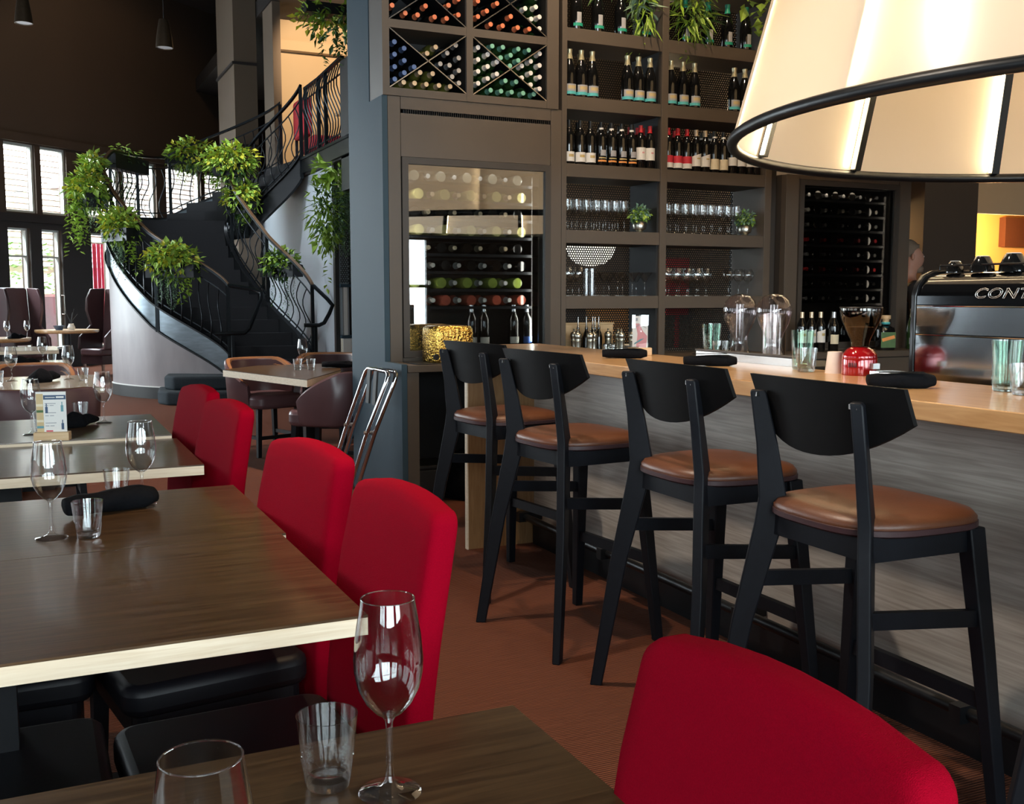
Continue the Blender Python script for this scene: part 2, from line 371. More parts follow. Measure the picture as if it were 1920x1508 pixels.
# ------------------------------------------------------------------ the setting: floor, walls, ceiling
def cells(x0, x1, z0, z1, ops):
    xs = sorted({x0, x1, *[a for o in ops for a in o[:2]]}); out = []
    for a, b in zip(xs, xs[1:]):
        m_ = (a+b)/2; cut = sorted((o[2], o[3]) for o in ops if o[0] < m_ < o[1]); z = z0
        for c, d in cut:
            if c > z: out.append((a, b, z, c))
            z = d
        if z < z1: out.append((a, b, z, z1))
    return out
def wallx(x0, x1, z0, z1, y0, y1, ops):     # wall running along local x
    mb = MB()
    for a, b, c, d in cells(x0, x1, z0, z1, ops): mb.box(a, b, y0, y1, c, d)
    return mb
S('floor', MB().box(-6.3, 13, -3.8, 33, -.1, 0), 'carpet')
S('ceiling', MB().box(-6.3, 13, -3.8, 33, 7.5, 7.6), 'ceiling_paint')
rops = [(x-1.25, x+1.25, .8, 3.1) for x in (-3.6, -.4, 2.8)]+[(4.0, 6.0, .8, 2.3)]
S('wall_rear', wallx(-6.3, 13, 0, 7.5, -3.7, -3.5, rops), 'dark_wall')
def window(name, x0, x1, z0, z1, y, parent=None, fr=.05, d=.08, mull=0, fm='frame_grey', pm='pane', rot=None, loc=None, bars=()):
    f = MB()
    f.box(x0, x0+fr, y, y+d, z0, z1).box(x1-fr, x1, y, y+d, z0, z1).box(x0+fr, x1-fr, y, y+d, z0, z0+fr).box(x0+fr, x1-fr, y, y+d, z1-fr, z1)
    for k in range(mull):
        xx = x0+(x1-x0)*(k+1)/(mull+1); f.box(xx-fr/2, xx+fr/2, y+.01, y+d-.01, z0+fr, z1-fr)
    for zz in bars: f.box(x0+fr, x1-fr, y+.01, y+d-.01, zz-fr/2, zz+fr/2)
    o = S(name, f, fm); o['kind'] = 'structure'
    p = O('pane', MB().box(x0+fr, x1-fr, y+d*.45, y+d*.55, z0+fr, z1-fr), pm, o)
    if rot is not None: o.rotation_euler = (0, 0, rot); o.location = loc
    return o
wi = 1
for x, w_, zt in ((-3.6, 1.25, 3.1), (-.4, 1.25, 3.1), (2.8, 1.25, 3.1), (5.0, 1.0, 2.3)):
    window('window_%d' % wi, x-w_, x+w_, .8, zt, -3.6, mull=2, fm='dark_frame', bars=(zt-.8,)); wi += 1
lops = [(y-1.3, y+1.3, .9, 3.2) for y in (.5, 4.0, 7.3, 12.3)]
wl_ = S('wall_left', wallx(-3.8, 15.9, 0, 7.5, 0, .2, lops), 'dark_wall'); wl_.rotation_euler = (0, 0, pi/2); wl_.location = (-6.0, 0, 0)
for y in (.5, 4.0, 7.3, 12.3):
    window('window_%d' % wi, y-1.3, y+1.3, .9, 3.2, .08, mull=2, fm='dark_frame', rot=pi/2, loc=(-6, 0, 0)); wi += 1
S('wall_right', MB().box(12.8, 13.0, -3.8, 33, 0, 7.5), 'dark_wall')
# glazed front standing at an angle to the room
WA = atan2(.643, .766); WLOC = (-.43, 20.3, 0)
def wp(s, y, z): return (WLOC[0]+s*cos(WA)-y*sin(WA), WLOC[1]+s*sin(WA)+y*cos(WA), z)
trans = [(-1.5, -.45), (.22, .87), (.99, 1.57), (2.03, 2.85), (2.97, 3.86), (4.14, 5.2), (5.32, 6.3)]  # first opening lies out of view, put in for light
lows = [(.20, .67), (.92, 1.37), (2.06, 2.58)]
ww = S('wall_front', wallx(-7.6, 17.4, 0, 7.5, 0, .22, [(-6.9, -2.2, .4, 4.2)]+[(a, b, 2.83, 4.05) for a, b in trans]+[(a, b, .35, 2.55) for a, b in lows]), 'brown_wall')
ww.rotation_euler = (0, 0, WA); ww.location = WLOC
for a, b in trans:
    window('window_%d' % wi, a, b, 2.83, 4.05, .06, fr=.045, rot=WA, loc=WLOC); wi += 1
window('window_%d' % wi, -6.9, -2.2, .4, 4.2, .06, mull=4, bars=(2.7,), fm='dark_frame', rot=WA, loc=WLOC); wi += 1  # large window out of view, added to bring more daylight to the stairs
t1 = S('trim_1', MB().box(-2.1, 6.6, -.05, -.002, 4.07, 4.22), 'brown_wall'); t1.rotation_euler = (0, 0, WA); t1.location = WLOC
t2 = S('trim_2', MB().box(-2.1, 6.6, -.06, -.002, 2.66, 2.80), 'dark_wall'); t2.rotation_euler = (0, 0, WA); t2.location = WLOC
t3 = S('trim_3', wallx(-1.6, 4.0, 0, 2.655, -.03, -.003, [(a, b, .35, 2.55) for a, b in lows]), 'dark_wall'); t3.rotation_euler = (0, 0, WA); t3.location = WLOC
for k, (a, b) in enumerate(lows):
    d_ = window('door_%d' % (k+1), a, b, .35, 2.55, .05, fr=.035, fm='frame_grey', rot=WA, loc=WLOC, bars=((2.05,) if k < 2 else ()))
    O('door_handle', MB().tube([(b-.02, .02, 1.0), (b-.02, -.05, 1.0), (b-.02, -.05, 1.35), (b-.02, .02, 1.35)], .012, 8), 'steel', d_, smooth=True)
# outside, seen through the panes
S('ground_outside', MB().box(-14, 16, 15, 44, -.25, -.12), 'paving')
sd = T('siding_house', 'white house wall with horizontal siding boards outside the windows', 'house', wp(2.5, 3.2, 0), WA)
O('backing', MB().box(-9, 9, .06, .2, 0, 6.2), 'white_siding', sd)
bd = mesh('board', MB().box(-9, 9, 0, .03, -.058, .058), 'white_siding')
for k in range(36):
    o = O('board', bd, None, sd, (0, 0, 2.05+k*.122)); o.rotation_euler = (R(-9), 0, 0)
ld = T('outdoor_lamp', 'grey dome lamp hanging outside behind the second window', 'lamp', wp(2.58, 1.3, 3.55))
O('shade', MB().lathe([(.02, .22), (.13, .18), (.20, .05), (.205, -.06), (.18, -.06), (.17, .03), (.10, .15), (.02, .18)], 20), 'lamp_white', ld, smooth=True)
O('cord', MB().tube([(0, 0, .2), (0, 0, 1.6)], .008, 6), 'rubber', ld)
tag(O('string_light_cable', MB().tube([wp(1.2, 1.5, 3.25), wp(2.0, 1.5, 3.42), wp(2.8, 1.5, 3.70), wp(3.7, 1.5, 4.05)], .008, 6), 'rubber'), 'thin dark cable sloping across the outside of the windows', 'cable')
pk = T('pink_curtain', 'pink cloth strips hanging outside the narrow door glass beside the stairs', 'curtain', wp(3.15, .9, 0), WA)
for k in range(7):
    x = -.42+k*.125; wv = [(x+dx, .025*sin(dx*70+k)) for dx in (-.05, -.025, 0, .025, .05)]
    O('strip', MB().loft([[(a, b, z) for a, b in wv]+[(a, b+.006, z) for a, b in wv[::-1]] for z in (.6+.1*(k % 3), 2.4)]), 'pink_cloth', pk)
O('pole', MB().tube([(-.6, 0, 2.42), (.6, 0, 2.42)], .02, 8), 'steel', pk)
hb = MB(); rng = random.Random(3)
for k in range(900):
    c = V((rng.uniform(-1.3, 1.0), rng.uniform(-.3, .3), rng.uniform(.3, 2.45))); a = rng.uniform(0, 6.28); r_ = rng.uniform(.05, .1)
    u = V((cos(a), sin(a)*.5, rng.uniform(-.4, .4)))*r_; w = V((rng.uniform(-1, 1), rng.uniform(-1, 1), rng.uniform(-1, 1)))*r_*.7
    hb.quad(c-u, c+w*.6, c+u, c-w*.6)
hd = T('hedge', 'leafy green hedge growing outside behind the glass doors', 'hedge', wp(2.9, 2.4, 0), WA)
fo = O('foliage', hb, 'grass_green', hd, fix=False); fo['kind'] = 'stuff'
O('planter_box', MB().box(-1.3, 1.5, -.25, .25, -.12, .35), 'frame_grey', hd)
ps = T('patio_screen', 'pale framed patio screen standing outside the glass doors', 'screen', wp(1.9, 1.3, -.12), WA)
O('frame', MB().box(-.9, -.84, 0, .05, 0, 1.5).box(.84, .9, 0, .05, 0, 1.5).box(-.84, .84, 0, .05, 1.44, 1.5).box(-.84, .84, 0, .05, .2, .26), 'paper_white', ps)
O('panel', MB().box(-.84, .84, .02, .03, .26, 1.44), 'ink_grey', ps)

# ------------------------------------------------------------------ mezzanine, stair wall, far right room
S('floor_mezzanine', MB().box(3.5, 10.5, 11.8, 24, 2.98, 3.2), 'dark_wall')
S('trim_4', MB().box(3.46, 3.499, 11.8, 14.2, 3.0, 3.17), 'black_metal')
S('trim_5', MB().box(3.44, 3.499, 11.8, 14.2, 3.172, 3.205), 'rail_metal')
S('wall_stair', MB().box(3.55, 3.75, 12.95, 21, 0, 2.975), 'pale_blue')
S('wall_mezzanine', MB().box(3.66, 10.5, 17.0, 17.2, 3.2, 5.75).box(3.66, 10.5, 16.85, 17.0, 5.25, 5.40), 'beige_wall')
S('ceiling_mezzanine', MB().box(3.5, 10.5, 11.8, 24, 5.75, 6.0), 'dark_wall')
S('column_1', MB().box(3.13, 3.49, 17.08, 18.6, 0, 7.5), 'grey_brown_wall')
S('trim_6', MB().box(3.10, 3.49, 17.05, 18.6, 5.0, 5.04).box(3.10, 3.49, 17.05, 18.6, 3.72, 3.76), 'dark_wall')
S('column_2', MB().box(3.52, 3.64, 16.02, 16.7, 3.2, 5.75), 'grey_brown_wall')
S('column_3', MB().box(3.5, 3.62, 11.8, 12.32, 2.6, 4.12), 'dark_frame')
# wall under the mezzanine with grille, planter shelf and white boarding
S('wall_side_1', MB().box(3.76, 10.5, 12.95, 13.1, 0, 2.975), 'dark_wall')
S('trim_7', MB().box(3.55, 3.60, 12.86, 12.945, 0, 2.975), 'dark_frame')
S('window_frame_strip', MB().box(3.66, 3.71, 12.88, 12.945, .83, 1.475), 'paper_white')
wb = S('wall_side_2', MB().box(3.61, 4.6, 12.80, 12.945, 0, .80), 'cream')
bdm = mesh('plank', MB().box(-.052, .052, -.02, 0, .02, .80), 'paper_white')
for k in range(9): O('plank', bdm, None, wb, (3.67+k*.108, 12.80, 0))
S('trim_8', MB().box(3.6, 4.6, 12.76, 12.95, .802, .84), 'blue_paint')
S('trim_9', MB().box(3.6, 4.6, 12.80, 12.94, 1.45, 1.49), 'blue_paint')
tag(O('metal_grille', MB().box(3.62, 4.6, 12.87, 12.875, 1.5, 2.64), 'mesh_yz'), 'dark expanded metal grille beside the grey column under the planter shelf', 'grille')
# right hand background room
S('light_block_wall', MB().box(6.2, 6.3, 6.98, 9.49, 0, 7.4), 'grey_brown_wall')  # partition added to block kitchen light behind the right shelf bay
S('wall_kitchen', MB().box(6.31, 12.8, 9.5, 9.7, 0, 7.5), 'kitchen_wall')
S('ceiling_kitchen', MB().box(6.6, 12.8, 7.95, 9.5, 2.42, 2.48).box(6.6, 12.8, 7.9, 7.95, 2.21, 2.9), 'beige_wall')
S('column_4', MB().box(7.89, 8.61, 7.45, 7.75, 0, 7.4), 'taupe_dark')
tag(O('brown_wall_panel', MB().box(11.38, 12.5, 9.40, 9.497, 1.97, 2.34), 'brown_panel'), 'brown panel high on the orange wall at the picture edge', 'panel')
S('wall_behind_shelves', MB().box(3.2, 6.2, 9.6, 9.8, 0, 7.5), 'grey_brown_wall')

# ------------------------------------------------------------------ back bar
FY = 6.24
bc = T('back_counter', 'taupe base cabinet with dark open niche along the back wall', 'cabinet', (2.075, 5.92, 0))
O('countertop', MB().box(0, 4.38, 0, 1.05, .875, .92), 'taupe', bc, bevel=.003)
O('side_panel', MB().box(0, .075, .012, 1.05, 0, .873), 'taupe', bc)
O('niche_back', MB().box(.075, .85, .95, 1.05, 0, .873), 'black_interior', bc)
O('plinth', MB().box(.85, 4.38, .06, 1.05, 0, .10), 'black_interior', bc)
for k in range(5):
    d_ = O('door', MB().box(.85+k*.706, .85+k*.706+.70, .02, .045, .105, .868), 'taupe', bc)
    O('handle', MB().tube([(.90+k*.706, .02, .62), (.90+k*.706, -.015, .62), (.90+k*.706, -.015, .78), (.90+k*.706, .02, .78)], .006, 6), 'black_metal', d_, smooth=True)
O('carcass', MB().box(.85, 4.38, .05, 1.05, .10, .873), 'taupe_dark', bc)
S('wall_side_3', MB().prism([(5.92, 0), (6.97, 0), (6.97, 3.9), (6.5, 3.9), (6.5, 2.575), (6.24, 2.575), (6.24, .925), (5.92, .925)], 'x', 2.035, 2.07), 'blue_paint')
S('wall_back', MB().box(2.07, 3.25, 6.93, 6.97, .92, 3.9), 'taupe_dark')
tag(O('storage_bag', MB().lathe([(.05, 0), (.17, .01), (.20, .10), (.17, .22), (.10, .30), (.03, .33)], 12), 'napkin', None, (2.62, 6.3, 0), smooth=True), 'black soft bag stowed in the dark niche under the counter', 'bag')
tag(O('storage_crate', MB().box(-.16, .16, -.14, .14, 0, .2).box(-.17, .17, -.15, .15, .2, .23), 'rubber', None, (2.35, 6.45, 0), bevel=.01), 'black plastic crate on the floor of the counter niche', 'crate')

def fridge(name, label, x0, x1, z1, gx0, gx1, gz0, gz1, vent):
    t = T(name, label, 'wine cabinet', (x0, FY, .92)); w = x1-x0; h = z1-.92; a, b, c, d = gx0-x0, gx1-x0, gz0-.92, gz1-.92
    s = .045
    O('stile', MB().box(0, a-s, 0, .06, 0, h), 'taupe', t, bevel=.002); O('stile', MB().box(b+s, w, 0, .06, 0, h), 'taupe', t, bevel=.002)
    O('top_panel', MB().box(a-s+.003, b+s-.003, .004, .06, d+s, h-(.10 if vent else 0)), 'taupe', t)
    O('bottom_rail', MB().box(a-s+.003, b+s-.003, .004, .06, 0, c-s), 'taupe', t)
    fr = MB()
    fr.box(a-s+.004, a, -.012, .03, c-s+.004, d+s-.004).box(b, b+s-.004, -.012, .03, c-s+.004, d+s-.004).box(a, b, -.012, .03, d, d+s-.004).box(a, b, -.012, .03, c-s+.004, c)
    dr = O('door', fr, 'taupe_dark', t)
    O('pane', MB().box(a, b, .005, .011, c, d), 'door_pane' if vent else 'dark_door', dr)
    O('gasket', MB().box(b-.035, b, .014, .03, c, d).box(a, a+.008, .014, .03, c, d).box(a+.008, b-.035, .014, .03, d-.008, d), 'black_interior', dr)
    if vent:
        O('top_trim', MB().box(a-s+.003, b+s-.003, .0, .06, h-.075, h), 'taupe', t)
        g = O('vent_grille', MB().box(a-s+.03, b+s-.003, .03, .06, h-.10, h-.075), 'black_interior', t)
        sm = mesh('slat', MB().box(-.003, .003, .005, .03, h-.10, h-.076), 'black_metal')
        for k in range(70): O('slat', sm, None, g, (a-s+.04+k*(b-a+s)/70, 0, 0))
    O('housing', MB().box(0, .02, .06, .68, 0, h).box(w-.02, w, .06, .68, 0, h).box(.02, w-.02, .06, .68, h-.02, h).box(.02, w-.02, .06, .68, 0, .02).box(.02, w-.02, .62, .68, .02, h-.02), 'taupe_dark', t)
    O('liner', MB().box(a-.02, a-.012, .07, .6, c-.02, d).box(b+.012, b+.02, .07, .6, c-.02, d).box(a-.012, b+.012, .592, .6, c-.02, d).box(a-.012, b+.012, .07, .592, c-.02, c-.012).box(a-.012, b+.012, .07, .592, d, d+.008), 'black_interior', t)
    zs = []
    n = 8; z = d-.055
    for k in range(n):
        zz = z-k*.115
        O('shelf', MB().box(a, b, .10, .13, zz-.052, zz-.034).box(a, b, .13, .56, zz-.048, zz-.042), 'black_wood', t); zs.append(zz-.04+.92)
    return t, zs
f1, fz = fridge('wine_cabinet', 'tall taupe wine cabinet with glass door beside the grey blue column', 2.072, 3.29, 2.575, 2.20, 3.165, .99, 2.165, True)
f2, fz2 = fridge('wine_cabinet', 'dark wine cabinet with glass door behind the coffee grinder', 5.20, 6.46, 2.25, 5.365, 6.29, .98, 2.175, False)
area('cabinet_strip_light', (2.68, 6.34, 2.155), (2.68, 6.5, 1.2), .7, .04, 1.0, (1, .95, .85))
for x, q in ((2.21, 1), (3.115, -1)): area('cabinet_side_light', (x, 6.32, 1.58), (x+q, 6.55, 1.58), .03, 1.1, 4.5, (1, .95, .85))
area('cabinet_strip_light', (2.68, 6.80, 2.10), (2.68, 6.4, 1.2), .8, .04, 4, (1, .95, .85))
area('cabinet_strip_light', (5.83, 6.34, 2.16), (5.83, 6.5, 1.2), .6, .04, 2, (1, .9, .75))
for x, q in ((5.375, 1), (6.275, -1)): area('cabinet_side_light', (x, 6.32, 1.58), (x+q, 6.55, 1.58), .03, 1.1, 2, (1, .95, .85))

# shelving between the two cabinets
sh = T('bar_shelving', 'taupe open bar shelving with perforated backs holding bottles and glasses', 'shelf', (3.292, FY, .92))
def SX(x): return x-3.292
for a, b, z0, z1 in ((3.292, 3.33, 0, 2.98), (4.08, 4.135, 0, 2.98), (5.0, 5.06, 0, 2.98)):
    O('upright', MB().box(SX(a), SX(b), 0, .40, z0, z1), 'taupe', sh, bevel=.002)
SZ = [1.34, 1.786, 2.23, 2.676, 3.12, 3.57]
for zz in SZ:
    for a, b in ((3.331, 4.079), (4.136, 4.999)):
        O('shelf', MB().box(SX(a), SX(b), .004, .385, zz-.92-.088, zz-.92), 'taupe', sh, bevel=.002)
for a, b in ((3.331, 4.079), (4.136, 4.999)):
    for k, (z0, z1) in enumerate(zip([.92]+SZ, [SZ[0]-.088]+[s-.088 for s in SZ[1:]])):
        O('perforated_back', MB().quad((SX(a), .385, z0-.92), (SX(b), .385, z0-.92), (SX(b), .385, z1-.92), (SX(a), .385, z1-.92)), 'perforated_black', sh)
O('side_return', MB().box(SX(5.061), SX(5.199), .12, .40, 0, 2.98), 'taupe_dark', sh)
O('side_liner', MB().box(SX(4.065), SX(4.0795), .02, .384, .0, 2.2), 'black_interior', sh)
# wine rack above the left cabinet
wr = T('wine_rack', 'taupe wine rack with crossed dividers above the glass door cabinet', 'wine rack', (2.04, 6.232, 2.577))
CX_ = [(2.085, 2.600), (2.645, 3.175)]; CZ = [(2.625, 2.985), (3.035, 3.40), (3.45, 3.82)]
fr = MB()
for a, b in ((2.04, 2.085), (2.600, 2.645), (3.175, 3.262)): fr.box(a-2.04, b-2.04, 0, .35, 0, 1.30)
O('frame_upright', fr, 'taupe', wr)
for z0, z1 in ((2.577, 2.625), (2.985, 3.035), (3.40, 3.45), (3.82, 3.877)):
    for a, b in CX_: O('rail', MB().box(a-2.04, b-2.04, .002, .35, z0-2.577, z1-2.577), 'taupe', wr)
O('rack_back', MB().box(.03, 1.2, .352, .37, 0, 1.30), 'black_interior', wr)
O('cell_liner', MB().box(.045, .049, .01, .35, .05, 1.24).box(.556, .56, .01, .35, .05, 1.24).box(.605, .609, .01, .35, .05, 1.24).box(1.131, 1.135, .01, .35, .05, 1.24), 'black_interior', wr)
for a, b in CX_:
    for c, d in CZ:
        for p, q in (((a, c), (b, d)), ((a, d), (b, c))):
            O('divider', MB().beam((p[0]-2.04, .18, p[1]-2.577), (q[0]-2.04, .18, q[1]-2.577), .34, .005, (0, 0, 1)), 'black_metal', wr)
            O('divider_edge', MB().beam((p[0]-2.04, .006, p[1]-2.577), (q[0]-2.04, .006, q[1]-2.577), .006, .006, (0, 1, 0)), 'steel', wr)
S('wall_above_bar', MB().box(3.27, 10.5, 6.66, 6.9, 3.62, 7.5), 'dark_wall')

# ------------------------------------------------------------------ the bar
bar = T('bar_counter', 'long bar counter with oak top and grey wood front panel', 'bar counter', (2.15, 4.95, 0))
def BY(y): return y-4.95
O('worktop', MB().box(0, .58, BY(-2.2), BY(5.45), 1.008, 1.06), 'oak', bar, bevel=.003)
for k, (y0, y1) in enumerate(((4.948, 2.52), (2.516, .1), (.096, -2.2))):
    O('front_panel', MB().box(.30, .33, BY(y1), BY(y0), .125, 1.006), 'bar_panel', bar)
O('plinth', MB().box(.34, .56, BY(-2.2), BY(4.94), 0, .124), 'black_interior', bar)
O('carcass', MB().box(.332, .56, BY(-2.2), BY(4.94), .125, 1.006), 'taupe_dark', bar)
gp = O('gable_panel', MB().box(-.085, .56, 0, .028, 0, 1.006), 'gable_oak', bar)
O('edge_strip', MB().box(-.092, -.0855, -.002, .030, 0, 1.006), 'ply_edge', gp)
O('return_panel', MB().box(.1, .5, BY(4.98), BY(5.43), .9, 1.006), 'taupe_dark', bar)
O('base_trim', MB().box(.285, .299, BY(-2.2), BY(4.93), .0, .12), 'black_metal', bar)
ft = O('foot_rail', MB().tube([(.20, BY(4.92), .17), (.20, BY(-2.2), .17)], .019, 12), 'black_metal', bar, smooth=True)
for y in (4.86, 4.0, 3.0, 2.0, 1.0): O('bracket', MB().box(.20, .299, BY(y)-.012, BY(y)+.012, .15, .19).box(.16, .24, BY(y)-.02, BY(y)+.02, .145, .195), 'black_metal', ft)
sc = T('service_counter', 'dark steel work counter standing behind the oak bar top', 'counter', (2.735, 3.0, 0))
O('body', MB().box(0, .55, -3.6, 1.6, 0, .90), 'taupe_dark', sc); O('top', MB().box(0, .57, -3.6, 1.6, .902, .93), 'steel', sc, bevel=.004)

# ------------------------------------------------------------------ plants
def leaf(mb, p, d, n, L, W):
    d = d.normalized(); s = d.cross(n)
    if s.length < 1e-4: s = d.cross(V((.3, .5, .8)))
    s.normalize(); n = s.cross(d).normalized()
    mb.add([p, p+d*L*.42+s*W*.5+n*W*.1, p+d*L*.45-n*W*.12, p+d*L*.42-s*W*.5+n*W*.1, p+d*L-n*L*.12],
           [(0, 1, 2), (0, 2, 3), (2, 1, 4), (2, 4, 3)])
def rv(rg): return V((rg.gauss(0, 1), rg.gauss(0, 1), rg.gauss(0, 1)))
def bush(rg, mb, c, rad, n, L, W, out=1.0, droop=.35):
    for _ in range(n):
        q = rv(rg).normalized()*(rg.random()**.4); p = V((c[0]+q.x*rad[0], c[1]+q.y*rad[1], c[2]+q.z*rad[2]))
        d = V((q.x, q.y, q.z))*out+rv(rg)*.5+V((0, 0, -droop)); k = rg.uniform(.65, 1.2)
        leaf(mb, p, d, V((0, 0, 1))+rv(rg)*.4, L*k, W*k)
def strands(rg, mb, c, rad, n, length, L, W, step=.02):
    for _ in range(n):
        a = rg.uniform(0, 6.28); r_ = sqrt(rg.random()); p = V((c[0]+cos(a)*rad[0]*r_, c[1]+sin(a)*rad[1]*r_, c[2])); ln = length*rg.uniform(.45, 1.0); z = 0
        dx, dy = rg.gauss(0, .06), rg.gauss(0, .06)
        while z < ln:
            z += step; p = p+V((dx*step+rg.gauss(0, .003), dy*step+rg.gauss(0, .003), -step))
            d = V((rg.gauss(0, 1), rg.gauss(0, 1), -.4)); leaf(mb, p, d, V((0, 0, 1)), L*rg.uniform(.7, 1.2), W*rg.uniform(.7, 1.2))
def plant(name, label, loc, rz, size, mix, trail=None, box=None, group=None, seed=1, boxm='black_metal', cat='plant'):
    rg = random.Random(seed); t = T(name, label, cat, loc, rz, group)
    for k, (m_, n, L, W, off, rad) in enumerate(mix):
        mb = MB(); bush(rg, mb, off, [rad[i]*size for i in range(3)], n, L, W)
        o = O('foliage', mb, m_, t, fix=False); o['kind'] = 'stuff'
    for (m_, n, ln, L, W, off, rad) in (trail or []):
        mb = MB(); strands(rg, mb, off, rad, n, ln, L, W, max(.014, L*.5))
        o = O('trailing_stems', mb, m_, t, fix=False); o['kind'] = 'stuff'
    if box:
        x, y, z, dz = box
        b = O('planter_box', MB().box(-x, x, -y, y, z-dz, z).box(-x+.01, x-.01, -y+.01, y-.01, z, z+.006), boxm, t)
    return t

# ------------------------------------------------------------------ curved staircase
OC = [(2.34, 13.48), (1.47, 14.11), (1.05, 14.97), (1.17, 15.42), (1.93, 16.21), (3.49, 15.46)]
IC = [(3.33, 13.24), (2.91, 13.99), (2.58, 14.69), (2.60, 14.97), (2.89, 14.80), (3.49, 14.15)]
ZC = [.50, 1.18, 1.95, 2.35, 2.40, 3.20]
def oc(t): return catmull([(a, b, 0) for a, b in OC], t)
def ic(t): return catmull([(a, b, 0) for a, b in IC], t)
def zc(t): t = max(0, min(4.9999, t)); i = int(t); return ZC[i]+(ZC[i+1]-ZC[i])*(t-i)
def tz(z):
    for i in range(5):
        if ZC[i] <= z <= ZC[i+1]: return i+(z-ZC[i])/(ZC[i+1]-ZC[i])
    return 5
def outw(t, f=oc, g=ic):
    d = (f(min(4.999, t+.02))-f(max(0, t-.02))).normalized(); n = V((d.y, -d.x, 0))
    if n.dot(f(t)-g(t)) < 0: n = -n
    return n, d
st = T('staircase', 'curved black staircase with wavy iron railings rising to the mezzanine', 'staircase', (2.3, 14.5, 0))
SL = V((2.3, 14.5, 0))
def strip(f, g, t0, t1, n, lo, hi, off0, off1):
    rings = []
    for k in range(n+1):
        t = t0+(t1-t0)*k/n; nn, _ = outw(t, f, g); p = f(t)-SL; z0, z1 = lo(t), hi(t)
        a, b = p+nn*off0, p+nn*off1
        rings.append([(a.x, a.y, z0), (b.x, b.y, z0), (b.x, b.y, z1), (a.x, a.y, z1)])
    return MB().loft(rings)
def tread(t0, t1, z, h=.19):
    n = 4; a = [oc(t0+(t1-t0)*k/n)-SL-outw(t0+(t1-t0)*k/n)[0]*.03 for k in range(n+1)]; b = [ic(t0+(t1-t0)*k/n)-SL for k in range(n+1)][::-1]
    poly = [(p.x, p.y) for p in a+b]; O('tread', MB().prism(poly, 'z', z-h, z), 'tread_carpet', st)
    e0, e1 = oc(t0)-SL, ic(t0)-SL
zs = [.50+.168*k for k in range(12)]
for k in range(11): tread(tz(zs[k]), tz(zs[k+1]), zs[k]+.02)
tread(tz(zs[11]), 4.0, 2.39, .2)
for k in range(5): tread(4+k*.2, 4.2+k*.2, 2.55+k*.16, .18)
for z0, poly in ((.0, [(1.42, 13.42), (1.50, 13.18), (1.75, 13.0), (2.4, 12.84), (3.5, 12.62), (3.52, 13.3), (2.34, 13.6), (1.5, 14.0)]),
                 (.172, [(1.52, 13.55), (1.60, 13.34), (1.85, 13.22), (2.4, 13.06), (3.48, 12.88), (3.5, 13.3), (2.34, 13.6), (1.6, 13.95)])):
    O('bottom_step', MB().prism([(x-SL.x, y-SL.y) for x, y in poly], 'z', z0, z0+.17), 'step_carpet', st, bevel=.03, seg=3)
O('tread', MB().prism([(2.34-SL.x, 13.45-SL.y), (3.45-SL.x, 13.1-SL.y), (3.45-SL.x, 13.4-SL.y), (2.4-SL.x, 13.75-SL.y)], 'z', .343, .50), 'tread_carpet', st)
O('drum_wall', strip(oc, ic, .0, 3.7, 40, lambda t: .001, lambda t: max(.02, zc(t)-.2), -.028, .004), 'drum_plaster', st, smooth=True)
O('baseboard', strip(oc, ic, .35, 3.7, 36, lambda t: 0, lambda t: .15, .001, .016), 'dark_frame', st, smooth=True)
O('baseboard_bead', strip(oc, ic, .35, 3.7, 36, lambda t: .151, lambda t: .165, .001, .018), 'paper_white', st, smooth=True)
for f, g, nmn, t1 in ((oc, ic, 'stringer', 5), (ic, oc, 'stringer', 5)):
    s_ = O(nmn, strip(f, g, 0, 4.995, 60, lambda t: zc(t)-.22, lambda t: zc(t)+.07, .005, .022), 'steel_plate' if f is oc else 'black_metal', st, smooth=True)
    O('flange', strip(f, g, 0, 4.995, 60, lambda t: zc(t)+.071, lambda t: zc(t)+.095, -.02, .055), 'black_metal', s_, smooth=True)
    O('flange', strip(f, g, 0, 4.995, 60, lambda t: zc(t)-.245, lambda t: zc(t)-.221, -.01, .05), 'black_metal', s_, smooth=True)
def railing(f, g, ends, posts, gap):
    rr = O('handrail', strip(f, g, 0, 4.995, 70, lambda t: zc(t)+.955, lambda t: zc(t)+.985, .0, .055), 'rail_metal', st, smooth=True)
    O('handrail_cap', strip(f, g, 0.0, 3.3, 50, lambda t: zc(t)+.986, lambda t: zc(t)+1.0, .004, .051), 'handrail_top', rr, smooth=True)
    O('mid_rail', strip(f, g, 0, 4.995, 70, lambda t: zc(t)+.80, lambda t: zc(t)+.816, .02, .036), 'rail_metal', rr, smooth=True)
    O('low_rail', strip(f, g, 0, 4.995, 70, lambda t: zc(t)+.155, lambda t: zc(t)+.172, .02, .036), 'rail_metal', rr, smooth=True)
    # balusters at an even spacing along the curve
    t = .06; acc = 0; last = f(0)
    while t < 4.97:
        p = f(t); acc += (p-last).length; last = p
        if acc >= gap:
            acc = 0; n, d = outw(t, f, g); b = p-SL+n*.028; z = zc(t); pts = []
            for k in range(11):
                h = k/10; amp = sin(h*2*pi)*.055*(1-.25*h)
                pts.append(b+n*amp*.9-d*amp*.8+V((0, 0, z+.10+.70*h)))
            O('baluster', MB().tube(pts, .0085, 6), 'rail_metal', rr, smooth=True)
        t += .01
    for t in posts:
        n, d = outw(t, f, g); b = f(t)-SL+n*.028; z = zc(t)
        O('post', MB().bar([(b.x, b.y, z-.25, .022, .022), (b.x, b.y, z+.1, .022, .022), (b.x, b.y, z+.955, .02, .02)]), 'rail_metal', rr)
    e = [V(q)-SL for q in ends]
    O('rail_end', MB().tube(e, .026, 8), 'rail_metal', rr, smooth=True)
    return rr
